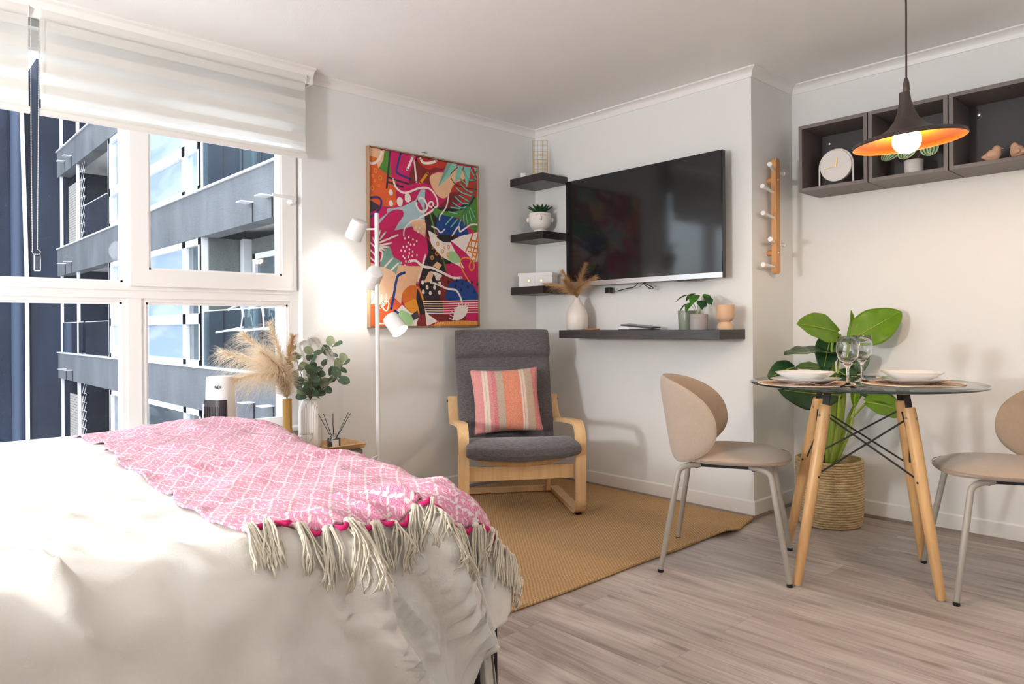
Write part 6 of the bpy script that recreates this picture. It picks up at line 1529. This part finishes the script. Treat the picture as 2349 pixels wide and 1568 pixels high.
# ------------------------------------------------------------ upholstered chairs
M_beige = fabric('beige_felt', srgb(186, 166, 146), srgb(158, 138, 120), 800, 0.25, 0.95, 0.35)
M_putty = mat('putty_metal_paint', srgb(168, 160, 148), 0.4, var=0.02)
def dining_chair(loc, rz, label):
    t = thing('dining_chair', label, 'chair', loc, rz, 'beige upholstered dining chairs')
    mb = MB()
    def seat(u, v):
        a = 2*PI*u; c, s_ = math.cos(a), math.sin(a); ph = PI*v; r = math.sin(ph)**0.45; zz = math.cos(ph)
        rx = 0.232*(abs(c)**2.5+abs(s_)**2.5)**(-1/2.5); x = 0.025+rx*c*r*1.02; y = rx*s_*r*0.99
        dome = 0.022*(1-(x-0.02)**2/0.055-y*y/0.055)
        return (x, y, 0.468+(0.024*zz if zz > 0 else 0.026*zz)+(dome*0.6 if zz > 0 else 0)-0.008*sstep(0.14, 0.25, x))
    mb.grid(seat, 64, 28, closeu=True); obj('seat', mb, M_beige, t, smooth=180)
    sm = MB(); sm.tube([(0.025+0.2345*math.cos(a)*(abs(math.cos(a))**2.5+abs(math.sin(a))**2.5)**(-1/2.5), 0.230*math.sin(a)*(abs(math.cos(a))**2.5+abs(math.sin(a))**2.5)**(-1/2.5), 0.470) for a in [2*PI*i/64 for i in range(64)]], 0.0022, 6, closed=True)
    obj('piping', sm, M_beige, t, smooth=180)
    # shell: a disc wrapped round a cylinder, leaning back a little
    bk = MB(); RC = 0.262; HB = 0.185; WB = 0.37
    def shell(side):
        def fn(u, v):
            a = 2*PI*u; r = math.sin(v*PI/2); p = 2.3
            f = (abs(math.cos(a))**p+abs(math.sin(a))**p)**(-1/p)
            s_ = r*f*math.cos(a); h = r*f*math.sin(a); e = math.sqrt(max(0, 1-r**6)); th = 0.020*e*side
            wr = s_*WB/RC; zz = 0.620+h*HB; x0 = 0.045-(RC+th)*math.cos(wr); y0 = (RC+th)*math.sin(wr)
            return (x0-0.16*(zz-0.45)+0.035*abs(s_)**2*0, y0, zz)
        return fn
    bk.grid(shell(1), 72, 18, closeu=True); bk.grid(shell(-1), 72, 18, closeu=True)
    bs = obj('backrest', bk, M_beige, t, smooth=180)
    pp_ = []
    for i in range(72):
        a = 2*PI*i/72; f = (abs(math.cos(a))**2.3+abs(math.sin(a))**2.3)**(-1/2.3); s_, h = f*math.cos(a), f*math.sin(a); wr = s_*WB/RC; zz = 0.620+h*HB
        pp_.append((0.045-RC*math.cos(wr)-0.16*(zz-0.45), RC*math.sin(wr), zz))
    obj('piping', MB().tube(pp_, 0.0025, 6, closed=True), M_beige, bs, smooth=180)
    for sx, sy in ((1, 1), (1, -1), (-1, 1), (-1, -1)):
        ft = Vector((sx*0.250, sy*0.245, 0.012)); kn = Vector((sx*0.185, sy*0.178, 0.405)); inn = Vector((sx*0.10, sy*0.14, 0.437))
        P = [ft, ft.lerp(kn, 0.5), kn]+[Vector(((1-q)**2*kn.x+2*q*(1-q)*(kn.x-sx*0.006)+q*q*inn.x, (1-q)**2*kn.y+2*q*(1-q)*kn.y+q*q*inn.y, (1-q)**2*kn.z+2*q*(1-q)*0.440+q*q*inn.z)) for q in (0.2, 0.4, 0.6, 0.8, 1.0)]
        lg = obj('leg', MB().tube(P, [0.0105, 0.0118]+[0.0118]*6, 16), M_putty, t, smooth=60)
        obj('foot_cap', MB().lathe([(0, 0), (0.0115, 0), (0.0125, 0.006), (0.0115, 0.012), (0, 0.012)], n=18).xf(Matrix.Translation((ft.x, ft.y, 0.0002))), M_blackp, lg, smooth=40)
        obj('seat_bolt', MB().lathe([(0, 0), (0.007, 0), (0.007, 0.014), (0, 0.014)], n=14).xf(Matrix.Translation((sx*0.115, sy*0.13, 0.420))), M_blackp, lg, smooth=40)
    obj('under_frame', MB().box((-0.13, -0.15, 0.430), (0.13, -0.125, 0.443)).box((-0.13, 0.125, 0.430), (0.13, 0.15, 0.443)).box((-0.012, -0.13, 0.430), (0.012, 0.13, 0.443)), M_blackp, t)
    return t
ch1 = dining_chair((-1.652, 2.783, 0), R(26), 'beige round backed dining chair left of the table, seen from behind')
dup(ch1, (-0.722, 3.268, 0), R(209.5), 'beige round backed dining chair right of the table, cut off by the photo edge')

# ------------------------------------------------------------ basket and big leafy plant
bk_ = thing('seagrass_basket', 'round woven seagrass basket holding the tall plant', 'basket', (-1.607, 3.692, 0))
M_sea = NT('seagrass_coil'); _c = M_sea.coord(); _s = M_sea.n('ShaderNodeSeparateXYZ'); M_sea.l(_c, _s.inputs[0])
_n = M_sea.noise(M_sea.coord(scale=(1, 1, 6)), 26, 4, 0.65); _f = M_sea.noise(_c, 190, 3, 0.7)
M_sea.col(M_sea.ramp(M_sea.math('ADD', M_sea.math('MULTIPLY', _n, .6), M_sea.math('MULTIPLY', _f, .4)), [(0.32, srgb(146, 116, 76)), (0.5, srgb(200, 172, 126)), (0.68, srgb(226, 204, 162))])); M_sea.set(Roughness=0.9); M_sea.bump(_f, 0.8, 0.004); M_sea = M_sea.m
cw = MB(); pr = [(0, 0.004), (0.138, 0.004)]; z = 0.0; nr = 26
for i in range(nr):
    zz = 0.002+i*0.0128; r0 = 0.142+0.014*math.sin(min(1, i/8)*PI/2)
    for k in range(5): a = -PI/2+PI*k/4; pr.append((r0+0.0068*math.cos(a), zz+0.0064+0.0064*math.sin(a)))
pr += [(0.150, 0.337), (0.145, 0.30), (0.140, 0.05), (0, 0.05)]
def wobl(p): a = math.atan2(p[1], p[0]); k = 1+0.010*math.sin(3*a+p[2]*9)+0.006*math.sin(a*2+1); return (p[0]*k, p[1]*k, p[2]+0.004*math.sin(a*2+0.6)*(p[2]/0.33))
cw.lathe(pr, n=72); cw.v = [wobl(p) for p in cw.v]
obj('woven_body', cw, M_sea, bk_, smooth=60)
pt_ = thing('tall_plant', 'tall green artificial plant with broad leaves growing out of the seagrass basket', 'plant', (-1.607, 3.692, 0.27))
O_ = Vector((-1.607, 3.692, 0.27))
obj('nursery_soil', MB().lathe([(0, -0.18), (0.125, -0.18), (0.132, 0.0), (0.132, 0.02), (0, 0.035)], n=32), mat('dark_soil', srgb(74, 56, 44), 0.95, var=0.4, scale=60), pt_, smooth=40)
tr2 = MB(); tr2.tube(catmull([(-0.03, -0.02, 0.0), (-0.04, -0.03, 0.06), (-0.045, -0.03, 0.10)], 5), [0.034, 0.036, 0.037, 0.036, 0.034, 0.033, 0.031, 0.03, 0.028, 0.024, 0.018], 12)
obj('fibre_trunk', tr2, mat('brown_fibre', srgb(120, 88, 62), 0.95, var=0.35, scale=40, bump=0.8, bscale=60), pt_, smooth=180)
M_bl = leaf_mat('bright_leaf', srgb(132, 172, 34), srgb(92, 140, 22), 0.35, trans=0.35); M_dl = leaf_mat('dark_leaf', srgb(58, 96, 46), srgb(34, 66, 40), 0.35, trans=0.2); M_st2 = mat('green_stalk', srgb(148, 170, 62), 0.45, var=0.1)
def W3(px, z, dep): return RT*px+FW*dep+Vector((0, 0, z))
def bigleaf(base, tip, width, facing, m, stalk, curl=0.10, fold=0.18, wave=0.02, sw=0.007, heart=0.35, droop=0.0):
    base, tip = Vector(base)-O_, Vector(tip)-O_; d = tip-base; L = d.length; mb = MB()
    up = Vector(facing).normalized()
    leaf(mb, base, d+up*curl*L*0.9, L, width, up=up, curl=curl, fold=fold, nl=18, nw=13, shape=0.80, heart=heart, wave=wave)
    lf = obj('leaf', mb, m, pt_, smooth=180, solid=0.0012)
    dn = d.normalized(); side = dn.cross(up).normalized(); nn = side.cross(dn).normalized(); vb_ = MB()
    vb_.tube([base+(dn*L*t+nn*(curl*L*t*0.9-curl*L*t*t+0.002)) for t in (0, 0.25, 0.5, 0.75, 0.93)], [0.0034, 0.003, 0.0024, 0.0018, 0.0008], 6)
    obj('midrib', vb_, M_st2, lf, smooth=180)
    if stalk:
        P = catmull([Vector(stalk[0])-O_]+[Vector(q)-O_ for q in stalk[1:]]+[base], 7); n = len(P)
        obj('stalk', MB().tube(P, [sw*(1.5-0.9*i/n) for i in range(n)], 10), M_st2, pt_, smooth=180)
bigleaf((-1.549,3.666,0.984),(-1.629,3.401,1.029),0.165,-FW*1.0+Vector((0,0,0.5)),M_bl,[(-1.594,3.676,0.305),(-1.582,3.690,0.607),(-1.569,3.644,0.900)],curl=0.10,fold=0.15)
bigleaf((-1.498,3.721,0.948),(-1.321,3.885,1.087),0.185,-FW*1.0+Vector((0,0,0.55)),M_bl,[(-1.596,3.733,0.297),(-1.564,3.768,0.602),(-1.547,3.786,0.851)],curl=0.12,fold=0.12)
bigleaf((-1.527,3.749,0.920),(-1.520,3.756,1.095),0.050,-FW+RT*0.5,M_bl,[(-1.592,3.708,0.301),(-1.563,3.740,0.605),(-1.538,3.737,0.786)],curl=-0.10,fold=1.2,heart=0.0,sw=0.011)
bigleaf((-1.544,3.672,0.873),(-1.626,3.257,0.884),0.150,Vector((0,0,1))-FW*0.22,M_dl,[(-1.589,3.681,0.305),(-1.577,3.694,0.585)],curl=0.10,fold=0.25,wave=0.03)
bigleaf((-1.586,3.685,0.983),(-1.591,3.591,0.786),0.125,-FW*1.0+RT*-0.5,M_dl,[(-1.598,3.701,0.301),(-1.585,3.715,0.672)],curl=0.10,fold=0.1)
bigleaf((-1.642,3.387,0.815),(-1.689,3.217,0.766),0.110,-FW*0.8+Vector((0,0,0.6)),M_dl,[(-1.595,3.645,0.309),(-1.603,3.577,0.614)],curl=0.25,fold=0.25)
bigleaf((-1.536,3.650,0.669),(-1.653,3.257,0.714),0.175,-FW*1.0+Vector((0,0,-0.35)),M_dl,[(-1.586,3.655,0.309),(-1.561,3.682,0.498)],curl=0.12,fold=0.2,wave=0.03)
bigleaf((-1.559,3.803,0.800),(-1.456,3.826,0.852),0.110,-FW*1.0+Vector((0,0,0.3)),M_dl,[(-1.600,3.758,0.293),(-1.572,3.788,0.577)],curl=0.15)
bigleaf((-1.442,3.752,0.630),(-1.292,3.886,0.574),0.150,-FW*0.9+Vector((0,0,0.8)),M_bl,[(-1.591,3.738,0.297),(-1.556,3.776,0.489)],curl=0.22,fold=0.15)
bigleaf((-1.481,3.799,0.669),(-1.334,3.901,0.620),0.120,-FW*0.7+Vector((0,0,1)),M_dl,[(-1.597,3.762,0.293),(-1.565,3.825,0.529)],curl=0.15)
bigleaf((-1.606,3.662,0.798),(-1.683,3.490,0.809),0.090,Vector((0,0,1))-FW*0.5,M_bl,[(-1.610,3.688,0.301),(-1.612,3.686,0.560)],curl=0.1)
bigleaf((-1.509,3.769,0.595),(-1.503,3.775,0.786),0.045,-FW+RT*-0.4,M_bl,[(-1.589,3.711,0.301),(-1.532,3.743,0.450)],curl=-0.05,fold=1.0,heart=0.0)
bigleaf((-1.552,3.692,0.783),(-1.472,3.690,0.725),0.110,-FW*1.0+Vector((0,0,0.5)),M_dl,[(-1.589,3.681,0.305),(-1.562,3.711,0.562)],curl=0.25)
bigleaf((-1.615,3.683,0.819),(-1.590,3.650,0.743),0.085,-FW+RT*0.3,M_dl,None,curl=0.1)
for k, (a, b, r0) in enumerate((((0.0, 0.0, 0.02), (0.015, 0.02, 0.42), 0.017), ((0.02, 0.01, 0.02), (0.035, 0.03, 0.40), 0.015), ((-0.012, 0.01, 0.02), (-0.004, 0.01, 0.36), 0.014))):
    a, b = Vector(a), Vector(b); obj('sheath', MB().tube([a.lerp(b, q) for q in (0, 0.3, 0.6, 0.85, 1)], [r0, r0, r0*0.85, r0*0.6, r0*0.3], 14), M_st2, pt_, smooth=180)
